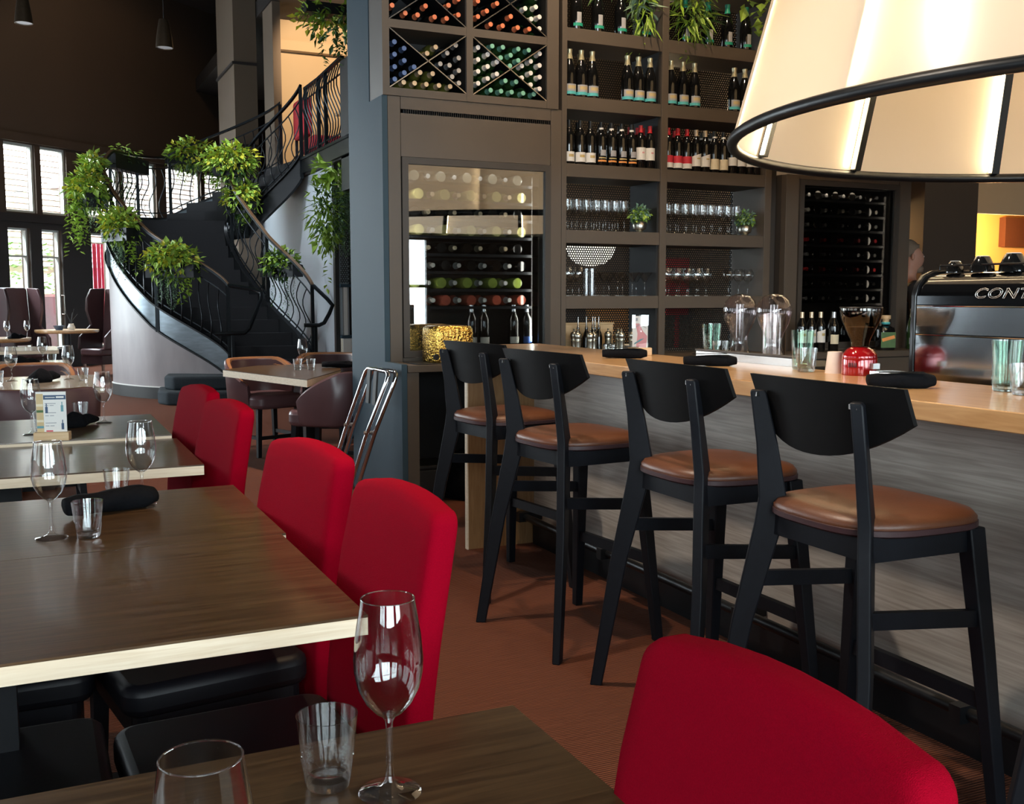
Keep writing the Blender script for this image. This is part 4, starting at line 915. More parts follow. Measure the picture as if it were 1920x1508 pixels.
# ------------------------------------------------------------------ bottles
WINE = [(.001, 0), (.033, 0), (.0372, .006), (.0372, .188), (.034, .210), (.022, .236), (.0155, .252), (.0140, .262), (.0140, .298), (.001, .299)]
CHAMP = [(.001, 0), (.040, 0), (.0440, .008), (.0440, .155), (.040, .190), (.030, .225), (.020, .258), (.0155, .285), (.0155, .318), (.001, .319)]
_bm = {}
def bmesh_(key, f):
    if key not in _bm: _bm[key] = f()
    return _bm[key]
def arc_label(r, z0, z1, half, n=12, top=None):
    mb = MB(); vs = []; fs = []
    for i in range(n+1):
        a = R(-90-half+2*half*i/n); zt = z1 if not top else z1+top*(i/n)
        vs += [(r*cos(a), r*sin(a), z0), (r*cos(a), r*sin(a), zt)]
    fs = [(2*i, 2*i+2, 2*i+3, 2*i+1) for i in range(n)]
    return mb.add(vs, fs)
def bottle(loc, rot, label, group, body, cap=None, c0=.24, labels=(), champ=False, ring=None, name='wine_bottle', cat='bottle'):
    prof = CHAMP if champ else WINE; H_ = prof[-1][1]; rb = .0440 if champ else .0372
    me = bmesh_((champ, body), lambda: mesh('bottle_body', MB().lathe(prof, 18), body, True))
    o = O(name, me, None); o.location = loc; o.rotation_euler = rot; tag(o, label, cat, group)
    if cap:
        def mk():
            if champ: pr = [(.0215, c0), (.021, .262), (.0168, .286), (.0172, .300), (.0195, .305), (.0195, .319), (.001, .3205)]
            else: pr = [(.0152 if c0 > .25 else .0225, c0), (.0152, .256), (.0150, .262), (.0150, .300), (.001, .3005)]
            return mesh('capsule', MB().lathe(pr, 16), cap, True)
        O('capsule', bmesh_(('cap', champ, cap, c0), mk), None, o)
    if ring: O('neck_band', bmesh_(('ring', champ, ring), lambda: mesh('neck_band', MB().lathe([(.0225, c0-.02), (.023, c0-.004), (.0218, c0+.004)] if champ else [(.0165, .250), (.0165, .262)], 16, cap=False), ring, True)), None, o)
    for (z0, z1, m_, half, top) in labels:
        O('label', bmesh_(('lab', champ, z0, z1, m_, half, top), lambda: mesh('label', arc_label(rb+(.0006 if m_[:3] != 'ink' else .0010), z0, z1, half, 12, top), m_, False, False)), None, o)
    return o
NF = (pi/2, 0, 0); BF = (-pi/2, 0, 0)
RACK = dict(
 UL_o=('cap_orange', [(2.115, 3.122), (2.16, 3.205), (2.20, 3.085), (2.334, 3.143), (2.281, 3.083), (2.394, 3.083), (2.475, 3.083), (2.489, 3.165), (2.555, 3.21), (2.555, 3.114)], 'orange capped bottles in the upper left rack cell'),
 UR_o=('cap_orange', [(2.690, 3.215), (2.824, 3.215), (2.752, 3.160), (2.690, 3.118), (2.922, 3.145), (2.779, 3.080), (2.864, 3.080), (2.972, 3.080), (3.056, 3.080)], 'orange capped bottles in the upper right rack cell'),
 UR_w=('cap_white', [(3.026, 3.207), (3.103, 3.225), (3.130, 3.30), (3.070, 3.145), (3.130, 3.165), (3.130, 3.090)], 'white capped bottles in the upper right rack cell'),
 LL_b=('cap_blue', [(2.127, 2.905), (2.19, 2.872), (2.127, 2.830), (2.19, 2.798), (2.127, 2.755), (2.255, 2.765), (2.19, 2.724), (2.127, 2.680)], 'blue capped bottles in the lower left rack cell'),
 LL_g=('cap_gold', [(2.40, 2.90), (2.342, 2.856), (2.294, 2.735), (2.378, 2.735), (2.185, 2.666), (2.257, 2.666), (2.335, 2.666), (2.42, 2.666), (2.496, 2.666)], 'gold capped bottles in the lower left rack cell'),
 LL_s=('cap_silver', [(2.535, 2.925), (2.477, 2.871), (2.556, 2.848), (2.492, 2.797), (2.43, 2.80), (2.556, 2.77), (2.51, 2.728), (2.556, 2.692)], 'silver capped bottles in the lower left rack cell'),
 LR_g=('cap_green', [(2.79, 2.945), (2.866, 2.945), (2.976, 2.945), (3.052, 2.945), (2.921, 2.90), (2.85, 2.878), (2.976, 2.872), (2.916, 2.832), (2.883, 2.735), (2.961, 2.735), (2.778, 2.666), (2.852, 2.666), (2.928, 2.666), (3.012, 2.666), (3.09, 2.666)], 'green capped bottles in the lower right rack cell'),
 LR_w=('cap_white', [(2.69, 2.926), (2.69, 2.851), (2.757, 2.889), (2.822, 2.848), (2.757, 2.814), (2.69, 2.777), (2.822, 2.772), (2.757, 2.738), (2.69, 2.702), (3.132, 2.930), (3.132, 2.855), (3.067, 2.875), (3.067, 2.80), (3.002, 2.840), (3.002, 2.764), (3.132, 2.78), (3.067, 2.725), (3.132, 2.704)], 'white capped bottles in the lower right rack cell'))
for key, (cm, pts, g) in RACK.items():
    for x, z in pts: bottle((x, 6.555, z), NF, 'one of the ' + g, g, {'cap_gold': 'bottle_olive', 'cap_orange': 'bottle_black', 'cap_blue': 'bottle_black', 'cap_silver': 'bottle_black'}.get(cm, 'bottle_green'), cm, .232)
FROW = [('bottle_clear', 'cap_silver'), ('bottle_yellow', 'cap_gold'), ('bottle_black', 'cap_gold'), ('bottle_yellow', 'cap_white'), ('bottle_black', 'cap_gold'), ('bottle_black', 'cap_white'), ('bottle_lime', 'cap_white'), ('bottle_rose', 'cap_white')]
ORD = ['top', 'second', 'third', 'fourth', 'fifth', 'sixth', 'seventh', 'eighth']
CN = {'bottle_clear': 'clear', 'bottle_yellow': 'yellow', 'bottle_black': 'black', 'bottle_lime': 'lime green', 'bottle_rose': 'rose red'}
for r_, z in enumerate(fz):
    b_, c_ = FROW[r_]; g = '%s bottles, %s shelf of the tall wine cabinet' % (CN[b_], ORD[r_])
    for k in range(5):
        x = 2.30+k*.185+(.03 if r_ % 2 else 0)
        bottle((x, 6.40, z+.046), BF, 'one of the '+g, g, b_, c_)
        if k < 5 and x-.088 > 2.24: bottle((x-.090, 6.70, z+.046), NF, 'one of the '+g, g, b_, c_)
for r_, z in enumerate(fz2[:8]):
    cm = ('cap_silver', 'cap_white', 'cap_silver', 'cap_red', 'cap_silver', 'cap_red', 'cap_black', 'cap_silver')[r_]; g = 'dark bottles, %s shelf of the dim wine cabinet' % ORD[r_]
    for k in range(5):
        x = 5.47+k*.175
        bottle((x, 6.40, z+.046), BF, 'one of the '+g, g, 'bottle_black', cm)
        bottle((x+.086, 6.70, z+.046), NF, 'one of the '+g, g, 'bottle_black', cm)
for x, l_ in ((2.68, 'paper_white'), (2.77, 'paper_white'), (2.99, 'paper_white'), (3.09, 'ink_blue')):
    g = 'white labelled bottles upright at the foot of the tall wine cabinet' if l_ != 'ink_blue' else None
    bottle((x, 6.36, .98), (0, 0, 0), 'one of the '+g if g else 'bottle with round blue label inside the wine cabinet', g, 'bottle_black', 'cap_silver', .25, [(.04, .085, l_, 60, None)])
# rows on the shelving
r312 = [3.446, 3.611, 3.793, 3.99, 4.324, 4.522, 4.692, 4.86]
for k, x in enumerate(r312):
    g = 'emerald capped bottles on the highest shelf, %s bay' % ('left' if k < 4 else 'right')
    bottle((x, 6.33, 3.12), (0, 0, 0), 'one of the '+g, g, 'bottle_black', 'emerald', .25, [(.03, .05, 'emerald', 55, None), (.05, .12, 'ink_grey', 22, None)], True)
r268 = [(3.385, 0), (3.475, 0), (3.56, 0), (3.43, 1), (3.52, 1), (3.84, 0), (3.93, 0), (4.025, 0), (4.20, 0), (4.30, 0), (4.40, 0), (4.25, 1), (4.75, 0), (4.845, 0), (4.935, 0)]
for x, b_ in r268:
    g = 'gold foil sparkling bottles on the second shelf, %s bay' % ('left' if x < 4.1 else 'right')
    bottle((x, 6.31+b_*.10, 2.676), (0, 0, 0), 'one of the '+g, g, 'bottle_black', 'foil_gold', .238, [(.018, .038, 'teal', 80, None), (.038, .085, 'ink_grey', 60, None), (.052, .075, 'ink_gold', 40, None)], True, 'teal')
def row(xs, z, txt, back=None, **k):
    for x in xs: bottle((x, 6.31, z), (0, 0, 0), 'one of the '+txt, txt, **k)
    for x in back or []: bottle((x, 6.41, z), (0, 0, 0), 'one of the '+txt, txt, **k)
row([3.385, 3.470, 3.550], 2.23, 'white low label bottles at the left of the third shelf', [3.42, 3.505], body='bottle_black', cap='cap_black', c0=.23, labels=[(.02, .085, 'paper_white', 85, None), (.05, .068, 'ink_gold', 30, None)])
row([3.635, 3.717, 3.80, 3.880], 2.23, 'black bottles with white neck band on the third shelf', [3.68, 3.76, 3.84], body='bottle_black', cap='cap_black', c0=.262, ring='cap_white', labels=[(.03, .042, 'ink_orange', 60, None), (.07, .11, 'ink_grey', 35, None), (.052, .06, 'ink_gold', 50, None)])
row([3.955, 4.03], 2.23, 'red capped bottles with tall white labels, left bay third shelf', [3.925, 3.99, 4.035], body='bottle_black', cap='cap_red', c0=.25, labels=[(.06, .145, 'paper_white', 88, None), (.105, .115, 'ink_pink', 14, None)])
row([4.185, 4.265, 4.345], 2.23, 'red capped bottles with red and white labels, right bay', [4.225, 4.305], body='bottle_black', cap='cap_red', c0=.25, labels=[(.055, .105, 'paper_red', 80, None), (.02, .055, 'paper_white', 80, None)])
row([4.425, 4.505], 2.23, 'bottles with slanted white labels on the third shelf', body='bottle_black', cap='cap_gold', c0=.26, labels=[(.04, .11, 'paper_white', 80, .03), (.09, .10, 'ink_gold', 20, None)])
row([4.585, 4.665], 2.23, 'cream labelled bottles with black caps on the third shelf', [4.545, 4.625], body='bottle_black', cap='cap_black', c0=.262, ring='cap_white', labels=[(.025, .10, 'paper_cream', 75, None)])
row([4.745, 4.825, 4.905, 4.96], 2.23, 'dark bottles with white labels beside the lampshade rim', body='bottle_black', cap='cap_black', c0=.25, labels=[(.06, .12, 'paper_white', 75, None)])
for k, x in enumerate((5.245, 5.335, 5.425)): bottle((x, 6.08, .92), (0, 0, 0), 'one of the slanted label bottles before the dim cabinet', 'slanted label bottles before the dim cabinet', 'bottle_black', 'cap_gold', .26, [(.07, .15, 'paper_white', 80, .03), (.12, .14, 'ink_gold', 22, None)])
bottle((5.50, 6.02, .92), (0, 0, 0), 'short dark bottle with yellowish label before the dim wine cabinet', None, 'bottle_black', 'cap_silver', .26, [(.06, .13, 'paper_cream', 75, None)])
bottle((5.83, 6.10, .92), (0, 0, 0), 'slim dark bottle behind the coffee grinder hopper', None, 'bottle_black', 'cap_black', .24, [(.05, .10, 'paper_white', 75, None)])
bottle((6.36, 6.08, .92), (0, 0, 0), 'green sparkling bottle beside the coffee machine', None, 'bottle_green', 'foil_gold', .238, [(.04, .09, 'ink_grey', 70, None)], True)
lb = T('liquor_bottle', 'square dark liquor bottle with orange lettered label and cork stopper', 'bottle', (6.05, 6.05, .92), R(-20))
O('body', MB().loft([[(x*k, y*k, z) for x, y in rrect(.13, .11, .03, 4)] for k, z in ((.95, 0), (1, .008), (1, .15), (.9, .175), (.42, .19), (.30, .20), (.30, .215))]), 'bottle_black', lb, smooth=True)
O('stopper', MB().lathe([(.001, .215), (.024, .215), (.026, .24), (.036, .242), (.036, .27), (.001, .271)], 16), 'oak_block', lb, smooth=True); O('collar', MB().lathe([(.03, .20), (.034, .21), (.03, .218)], 16), 'teal', lb, smooth=True)
O('label', MB().box(-.058, .058, -.0565, -.0555, .02, .14), 'leaf_dark', lb); O('lettering', MB().beam((-.05, -.0572, .078), (.05, -.0572, .105), .001, .026, (0, 0, 1)), 'ink_orange', lb)

# ------------------------------------------------------------------ glasses
def stem(h, rb, zb, rm, zm, rr, rf=.036, st=.0035):
    return [(.001, 0), (rf, 0), (rf, .0025), (.012, .006), (st+.002, .012), (st, .03), (st, zb-.012), (st+.004, zb-.002), (rm*.62, zb+.014), (rm*.9, zb+.035), (rm, zm), (rm*.97, (zm+h)/2), (rr, h),
            (rr-.0012, h), (rm*.97-.0012, (zm+h)/2), (rm-.0012, zm), (rm*.9-.0012, zb+.036), (rm*.6, zb+.016), (.001, zb+.006)]
gm = {}
gm['tall'] = mesh('wine_glass', MB().lathe(stem(.215, .1, .105, .034, .145, .031, .032), 16), 'glass_thin', True)
gm['wide'] = mesh('wine_glass', MB().lathe(stem(.20, .1, .085, .042, .13, .037, .034), 16), 'glass_thin', True)
gm['balloon'] = mesh('balloon_glass', MB().lathe(stem(.20, .1, .10, .044, .145, .026, .034), 16), 'glass_thin', True)
gm['martini'] = mesh('martini_glass', MB().lathe([(.001, 0), (.034, 0), (.034, .002), (.010, .006), (.0035, .02), (.0035, .085), (.006, .092), (.054, .165), (.0525, .165), (.004, .097), (.001, .096)], 20), 'glass_thin', True)
gm['flute'] = mesh('tall_tumbler', MB().lathe([(.001, 0), (.022, 0), (.026, .19), (.0245, .19), (.0205, .012), (.001, .012)], 16), 'glass_thin', True)
def place(kind, xs, ys, z, txt, name, jit=.004):
    for x in xs:
        for y in ys:
            o = O(name, gm[kind], None, None, (x+random.uniform(-jit, jit), y+random.uniform(-jit, jit), z+.0008)); tag(o, 'one of the '+txt, 'glass', txt)
place('tall', [3.375+.074*k for k in range(7)], (6.30, 6.38, 6.46), SZ[1], 'stemmed wine glasses on the fourth shelf, left bay', 'wine_glass')
place('tall', [4.18+.076*k for k in range(9)], (6.30, 6.38), SZ[1], 'stemmed wine glasses on the fourth shelf, right bay', 'wine_glass')
place('wide', [3.38+.088*k for k in range(2)], (6.30, 6.40), SZ[0], 'wine glasses at the left of the fifth shelf', 'wine_glass')
place('flute', [3.57], (6.30, 6.38), SZ[0], 'straight tall glasses beside the cocktail glasses', 'tall_tumbler')
place('martini', [3.67+.112*k for k in range(4)], (6.31, 6.43), SZ[0], 'wide cocktail glasses on the fifth shelf', 'martini_glass')
place('wide', [4.18+.088*k for k in range(5)], (6.30, 6.40), SZ[0], 'broad wine glasses on the fifth shelf, right bay', 'wine_glass')
place('balloon', [4.76, 4.85, 4.94], (6.34,), SZ[0], 'round balloon glasses at the right of the fifth shelf', 'balloon_glass')

def table_glass(label, x, y, z=.75, wine=False, seg=32):
    t = T('wine_glass', label, 'glass', (x, y, z+.0008))
    O('foot', bmesh_('tg_foot', lambda: mesh('foot', MB().lathe([(.001, 0), (.036, 0), (.0375, .0015), (.036, .003), (.020, .0055), (.010, .010), (.0055, .018), (.0042, .035), (.0038, .07), (.0045, .088), (.0075, .094), (.008, .0985), (.001, .0985)], 32), 'glass_thin', True)), None, t)
    bowl = [(.0075, .0945), (.016, .100), (.027, .112), (.036, .130), (.0405, .150), (.0412, .165), (.0385, .195), (.0335, .225), (.0315, .238)]
    O('bowl', bmesh_('tg_bowl', lambda: mesh('bowl', MB().lathe(bowl+[(r-.0011, z_) for r, z_ in bowl[::-1]], 40, cap=False), 'glass_thin', True)), None, t)
    O('rim', bmesh_('tg_rim', lambda: mesh('rim', MB().tube([(.0312*cos(2*pi*k/40), .0312*sin(2*pi*k/40), .238) for k in range(40)], .0008, 6, True), 'glass_clear', True)), None, t)
    return t
table_glass('largest empty wine glass standing at the front on the nearest table', .366, 1.124)
table_glass('wine glass cut by the bottom edge, only round rim showing', .105, .785)
table_glass('wine glass beside the faceted tumbler at the left of the middle table', .029, 2.714)
table_glass('wine glass rising behind the rolled black napkin on the middle table', .272, 3.05)
table_glass('wine glass near the red carpet on the menu card table', .30, 5.13)
table_glass('wine glass left of the printed menu card', -.005, 4.82)
table_glass('wine glass before the stair drum on the first pale table', .245, 7.95)
table_glass('wine glass left of the crumpled napkin on the first pale table', -.12, 7.95)
table_glass('wine glass on the second pale table', .10, 9.75)
table_glass('wine glass at the left edge on the second pale table', -.33, 9.5)
table_glass('wine glass left on the oak round table by the edge', -.27, 15.75, .76)
table_glass('wine glass right on the oak round table by the edge', -.02, 15.85, .76)
table_glass('wine glass on the polygon table beside the column', 2.02, 8.35)
def tumbler(label, x, y, z=.75, h=.090, rt=.037, rb=.027, m_='tumbler_glass', name='tumbler', facets=9, cut=.5):
    t = T(name, label, 'glass', (x, y, z+.0008)); seg = 36; key = (h, rt, rb, m_, facets)
    def mk():
        def rad(zz): return rb+(rt-rb)*zz/h
        def ring(r, zz, f):
            out = []
            for k in range(seg):
                a = 2*pi*k/seg; q = cos(pi/facets)/cos((a % (2*pi/facets))-pi/facets); out.append((r*(1-f+f*q)*cos(a), r*(1-f+f*q)*sin(a), zz))
            return out
        rings = [ring(rb*.94, 0, 1), ring(rb, .004, 1), ring(rad(h*cut*.8)*1.01, h*cut*.8, 1), ring(rad(h*cut), h*cut, 0), ring(rad(h*.9), h*.9, 0), ring(rt, h, 0)]
        rings += [ring(rt-.0022, h, 0), ring(rad(h*.5)-.0025, h*.5, 0), ring(rb-.003, .02, 0), ring(rb*.6, .015, 0), ring(.001, .014, 0)]
        return mesh('glass_body', MB().loft(rings), m_, True)
    O('glass_body', bmesh_(key, mk), None, t)
    def mkb():
        return mesh('thick_base', MB().lathe([(.001, .0015), (rb*.93, .0015), (rb*.96, .006), (rb*.95, .012), (.001, .0125)], facets*2), 'glass_clear', True)
    O('thick_base', bmesh_(('tb',)+key, mkb), None, t)
    def mke():
        mb = MB()
        for k in range(facets):
            a = 2*pi*k/facets; r1 = rb*1.004; r2 = (rb+(rt-rb)*cut*.8)*1.016
            mb.tube([(r1*cos(a), r1*sin(a), .004), (r2*cos(a), r2*sin(a), h*cut*.78)], .0009, 5)
            b_ = a+2*pi/facets; n_ = 5; am = []
            for q in range(n_+1):
                c_ = a+(b_-a)*q/n_; am.append((r2*.99*cos(c_), r2*.99*sin(c_), h*cut*(.78+.16*sin(pi*q/n_))))
            mb.tube(am, .0007, 4)
        return mesh('facet_edges', mb, 'acrylic', True)
    O('facet_edges', bmesh_(('fe',)+key, mke), None, t)
    return t
tumbler('faceted tumbler beside the largest wine glass at the front', .304, 1.173)
tumbler('faceted tumbler in front of the rolled napkin on the middle table', .111, 2.688)
tumbler('faceted tumbler behind the rolled napkin on the middle table', .212, 3.15)
tumbler('tumbler right of the menu card by the crumpled napkin', .205, 5.24)
tumbler('tumbler hidden behind the menu card', .035, 4.93)
tumbler('tumbler nearest the stair drum on the first pale table', .33, 7.75)
tumbler('tumbler on the second pale table', .17, 9.7); tumbler('tumbler at the left edge on the first pale table', -.2, 7.7)
tumbler('left of two tumblers on the polygon table', 1.93, 8.15); tumbler('right of two tumblers on the polygon table', 2.03, 8.12)
tumbler('green tinted tall glass on the steel station beside the menu holder', 2.86, 3.93, 1.062, .15, .044, .036, 'tumbler_green', 'tall_glass', 12, .4)
tumbler('green tinted tall glass left of the coffee grinder', 2.68, 3.10, 1.06, .15, .044, .036, 'tumbler_green', 'tall_glass', 12, .4)
tumbler('green tinted tall glass at the right picture edge', 2.605, 2.125, 1.06, .15, .044, .036, 'tumbler_green', 'tall_glass', 12, .4)
tumbler('short tumbler on the bar left of the paper cup', 2.60, 2.985, 1.06, .088, .041, .031)
tumbler('short tumbler on the bar at the right picture edge', 2.55, 2.02, 1.06, .088, .041, .031)
tumbler('short tumbler on the steel station beside the green glass', 2.83, 3.82, 1.062, .075, .038, .031)

# ------------------------------------------------------------------ napkins, menu cards
def napkin_roll(label, x, y, z, ang, L=.2, r=.024):
    rg = random.Random(int(x*100+y*10)); rings = []; n = 14
    for i in range(n+1):
        u = -L/2+L*i/n; e = min(1, .72+min(i, n-i)*.14); ring = []
        for k in range(16):
            a = 2*pi*k/16; rr = r*e*(1+.10*sin(a*2+i*.5)+rg.uniform(-.03, .03)); ring.append((u, cos(a)*rr*1.15, r*.92+sin(a)*rr*.9))
        rings.append(ring)
    t = T('napkin', label, 'napkin', (x, y, z), R(ang)); O('roll', MB().loft(rings), 'napkin', t, smooth='all')
    O('fold_flap', MB().loft([[(-L*.36, -.01-k*.004, .05-abs(k-2)*.001-.0), (L*.30, -.014-k*.004, .051-abs(k-2)*.001), (L*.30, -.014-k*.004, .0525-abs(k-2)*.001), (-L*.36, -.01-k*.004, .0515-abs(k-2)*.001)] for k in range(4)]), 'napkin', t)
napkin_roll('rolled black napkin on the bar beside the wooden menu block', 2.43, 3.99, 1.06, -25, .20)
napkin_roll('rolled black napkin on the bar behind the third stool', 2.47, 3.40, 1.06, -25, .21)
napkin_roll('rolled black napkin on the bar below the coffee machine', 2.40, 2.33, 1.06, -25, .20, .026)
napkin_roll('large rolled black napkin on the middle brown table', .185, 2.99, .75, 22, .25, .034)
napkin_roll('rolled black napkin on the polygon table by the column', 2.30, 8.3, .75, -20, .26, .03)
def napkin_knot(label, x, y, z, s=1.0):
    rg = random.Random(int(x*100+y*7)); t = T('napkin', label, 'napkin', (x, y, z), rg.uniform(0, 3))
    rings = []
    for zz, k in ((0, .85), (.015, 1), (.035, .8), (.055, .55), (.07, .25), (.075, .05)):
        rings.append([((.075*k*(1+.25*sin(3*a+zz*60)))*cos(a)*s, .05*k*(1+.3*cos(2*a+1))*sin(a)*s, zz*s) for a in [2*pi*i/20 for i in range(20)]])
    O('knot', MB().loft(rings), 'napkin', t, smooth='all')
    O('tail', MB().tube([(.04*s, 0, .02*s), (.10*s, .01, .03*s), (.17*s, .02, .02*s)], [.03*s, .026*s, .012*s], 10), 'napkin', t, smooth='all')
napkin_knot('crumpled black napkin right of the menu card', .165, 5.02, .75, .95); napkin_knot('crumpled black napkin on the first pale table', .06, 7.75, .75, 1.3)
napkin_knot('crumpled black napkin on the second pale table', -.08, 9.6, .75, 1.2); napkin_knot('crumpled black napkin on the left round table', -.18, 15.55, .76, 1.1)
mc = T('menu_card', 'printed wine menu card in a wooden block holder on the table', 'menu', (.07, 4.60, .75), R(-14))
O('block', MB().box(-.068, .068, -.025, .025, 0, .035), 'oak_block', mc, bevel=.002)
cd = O('card', MB().box(-.058, .058, -.002, .002, .03, .200), 'paper_white', mc)
O('photo_strip', MB().box(-.057, -.030, -.0026, -.0021, .032, .192), 'ink_sand', cd)
for k, (z, m_) in enumerate(((.05, 'ink_teal'), (.075, 'paper_cream'), (.10, 'ink_sand'), (.115, 'leaf_dark'), (.14, 'paper_cream'))): O('photo_band', MB().box(-.057, -.031, -.003, -.0027, z, z+.010), m_, cd)
O('header', MB().box(-.029, .057, -.0027, -.0021, .168, .186), 'ink_navy', cd); O('header_script', MB().box(-.022, .016, -.0032, -.0028, .175, .178).box(.020, .050, -.0032, -.0028, .174, .181), 'paper_white', cd)
for z in (.150, .142, .112, .100, .070, .058):
    O('text_line', MB().box(-.024, -.010 if z in (.142, .100, .058) else .014, -.0027, -.0021, z, z+.003).box(-.006, .010, -.0027, -.0021, z, z+.003) if z in (.142, .100, .058) else MB().box(-.024, .018, -.0027, -.0021, z, z+.003), 'ink_grey', cd)
for x, z, m_ in ((.042, .118, 'ink_teal'), (-.018, .112, 'ink_navy'), (.042, .044, 'ink_navy')): O('bottle_print', MB().box(x-.005, x+.005, -.0028, -.0022, z, z+.026).box(x-.0018, x+.0018, -.0028, -.0022, z+.026, z+.04), m_, cd)
O('logo_print', MB().box(-.022, .004, -.0028, -.0022, .036, .041), 'paper_red', cd)
mb_ = T('menu_card', 'clear stand with cocktail leaflet in an oak block on the bar', 'menu', (2.63, 4.18, 1.06), R(-28))
O('block', MB().box(-.055, .055, -.03, .03, 0, .035), 'oak_block', mb_, bevel=.002)
cd = O('card', MB().box(-.036, .036, -.003, -.001, .03, .185), 'paper_white', mb_)
O('picture', MB().prism([(-.018, .04), (.028, .036), (.034, .09), (.012, .115), (-.004, .15), (-.022, .15), (-.012, .10)], 'y', -.0038, -.0031), 'ink_pink', cd)
O('picture_shadow', MB().prism([(-.03, .05), (.0, .065), (.02, .08), (.0, .075), (-.025, .058)], 'y', -.0046, -.0039), 'ink_teal', cd); O('picture_line', MB().tube([(-.028, -.0042, .13), (0, -.0042, .145), (.03, -.0042, .128)], .0012, 4), 'ink_grey', cd); O('logo', MB().box(-.024, -.012, -.0042, -.0036, .162, .176), 'ink_grey', cd)
O('acrylic_cover', MB().box(-.039, .039, -.006, -.005, .03, .19).box(-.039, .039, .002, .003, .03, .19), 'acrylic', mb_)

# ------------------------------------------------------------------ things on the bar and service counter
sst = T('steel_station', 'low steel drip station along the back edge of the bar', 'tray', (2.92, 3.57, .93))
O('body', MB().box(-.17, .20, -.38, .42, 0, .13), 'steel', sst); O('front_rim', MB().box(-.188, -.1705, -.38, .30, .09, .165), 'steel', sst, bevel=.003); O('rim_cap', MB().box(-.192, -.160, -.38, .30, .1652, .172), 'taupe_dark', sst)
def dome(label, y):
    t = T('glass_dome', label, 'glass dome', (2.97, y, 1.062), 0, 'bulb shaped clear glass vessels on the steel station')
    pr = [(.062, 0), (.048, .02), (.036, .055), (.035, .085), (.045, .115), (.064, .155), (.076, .195), (.077, .220), (.068, .252), (.048, .275), (.022, .286), (.001, .288)]
    O('bulb', MB().lathe(pr+[(max(.0005, r-.002), z) for r, z in pr[::-1]], 36, cap=False), 'pink_glass', t, smooth=True)
    O('inner_tube', MB().lathe([(.018, .0), (.018, .24), (.016, .24), (.016, 0)], 18, cap=False), 'glass_thin', t, smooth=True)
    for a in (20, 140, 260): O('rib', MB().tube([(.045*cos(R(a)), .045*sin(R(a)), .005), (.028*cos(R(a)), .028*sin(R(a)), .08), (.040*cos(R(a)), .040*sin(R(a)), .16)], .004, 6), 'glass_thin', t, smooth=True)
dome('bulb shaped clear glass vessel nearer the menu holder', 3.865); dome('bulb shaped clear glass vessel nearer the coffee grinder', 3.625)
tag(O('steel_canister', MB().lathe([(.001, 0), (.052, 0), (.052, .19), (.05, .2), (.001, .2)], 28), 'steel', None, (3.075, 3.75, 1.062), smooth=True), 'plain steel canister behind the glass vessels', 'canister')
gr = T('coffee_grinder', 'red coffee grinder with smoked glass hopper on the bar edge', 'grinder', (2.672, 2.79, 1.06))
O('base', MB().lathe([(.001, 0), (.060, 0), (.061, .004), (.061, .055), (.060, .058), (.061, .060), (.058, .075), (.044, .092), (.030, .100), (.001, .101)], 36), 'red_enamel', gr, smooth=True)
ve = mesh('vent_slot', MB().box(-.0015, .0015, -.0005, .0005, .030, .046), 'cap_black')
for k in range(5):
    a = R(-168+k*6); o = O('vent_slot', ve, None, gr, (.0614*cos(a), .0614*sin(a), 0)); o.rotation_euler = (0, 0, a+pi/2)
pr = [(.030, .102), (.034, .125), (.050, .160), (.066, .195), (.072, .225), (.071, .238)]
O('hopper', MB().lathe(pr+[(r-.002, z) for r, z in pr[::-1]], 36, cap=False), 'smoke_glass', gr, smooth=True)
O('hopper_rim', MB().tube([(.0715*cos(2*pi*k/40), .0715*sin(2*pi*k/40), .239) for k in range(40)], .0025, 6, True), 'black_metal', gr, smooth=True)
O('coffee_beans', MB().lathe([(.001, .104), (.027, .104), (.031, .125), (.046, .158), (.052, .170), (.001, .174)], 28), 'coffee', gr, smooth=True)
O('lever', MB().box(-.01, .02, -.078, -.060, .025, .045), 'steel', gr)
tag(O('paper_cup', MB().lathe([(.001, .078), (.026, .078), (.034, 0), (.032, 0), (.024, .074), (.001, .074)], 28), 'paper_cup', None, (2.655, 2.895, 1.06), smooth=True), 'upturned pale paper cup between tumbler and coffee grinder', 'cup')
tr_ = T('metal_tray', 'small grey metal tray beside the coffee machine foot', 'tray', (2.67, 2.62, 1.06), R(-8))
O('pan', MB().box(-.05, .05, -.10, .07, 0, .004).box(-.05, -.046, -.10, .07, .004, .022).box(.046, .05, -.10, .07, .004, .022).box(-.046, .046, .066, .07, .004, .022).box(-.046, .046, -.10, -.096, .004, .022), 'steel', tr_)
O('grid', MB().box(-.04, .04, -.08, .02, .006, .012), 'frame_grey', tr_)
em = T('espresso_machine', 'large black and steel espresso machine standing behind the bar', 'coffee machine', (2.845, 2.72, .93))
prof = [(0, .03), (0, .405), (.010, .440), (.035, .470), (.075, .486), (.12, .490), (.50, .490), (.52, .47), (.52, .03)]
O('body', MB().prism(prof, 'y', -1.15, -.022), 'machine_black', em, bevel=.004)
cap_ = [(-.012, .0), (-.012, .41), (-.002, .448), (.028, .482), (.072, .499), (.12, .503), (.51, .503), (.535, .48), (.535, .0)]
O('end_cap', MB().prism(cap_, 'y', -.020, 0), 'machine_side', em, bevel=.005); O('end_cap', MB().prism(cap_, 'y', -1.172, -1.152), 'machine_side', em, bevel=.005)
for z0, z1 in ((.05, .272), (.280, .372), (.380, .41)): O('back_panel', MB().box(-.006, -.0005, -1.148, -.024, z0, z1), 'machine_panel' if z0 < .3 else 'machine_black', em)
for z in (.276, .376): O('trim_strip', MB().tube([(-.006, -1.148, z), (-.006, -.024, z)], .0028, 8), 'chrome', em, smooth=True)
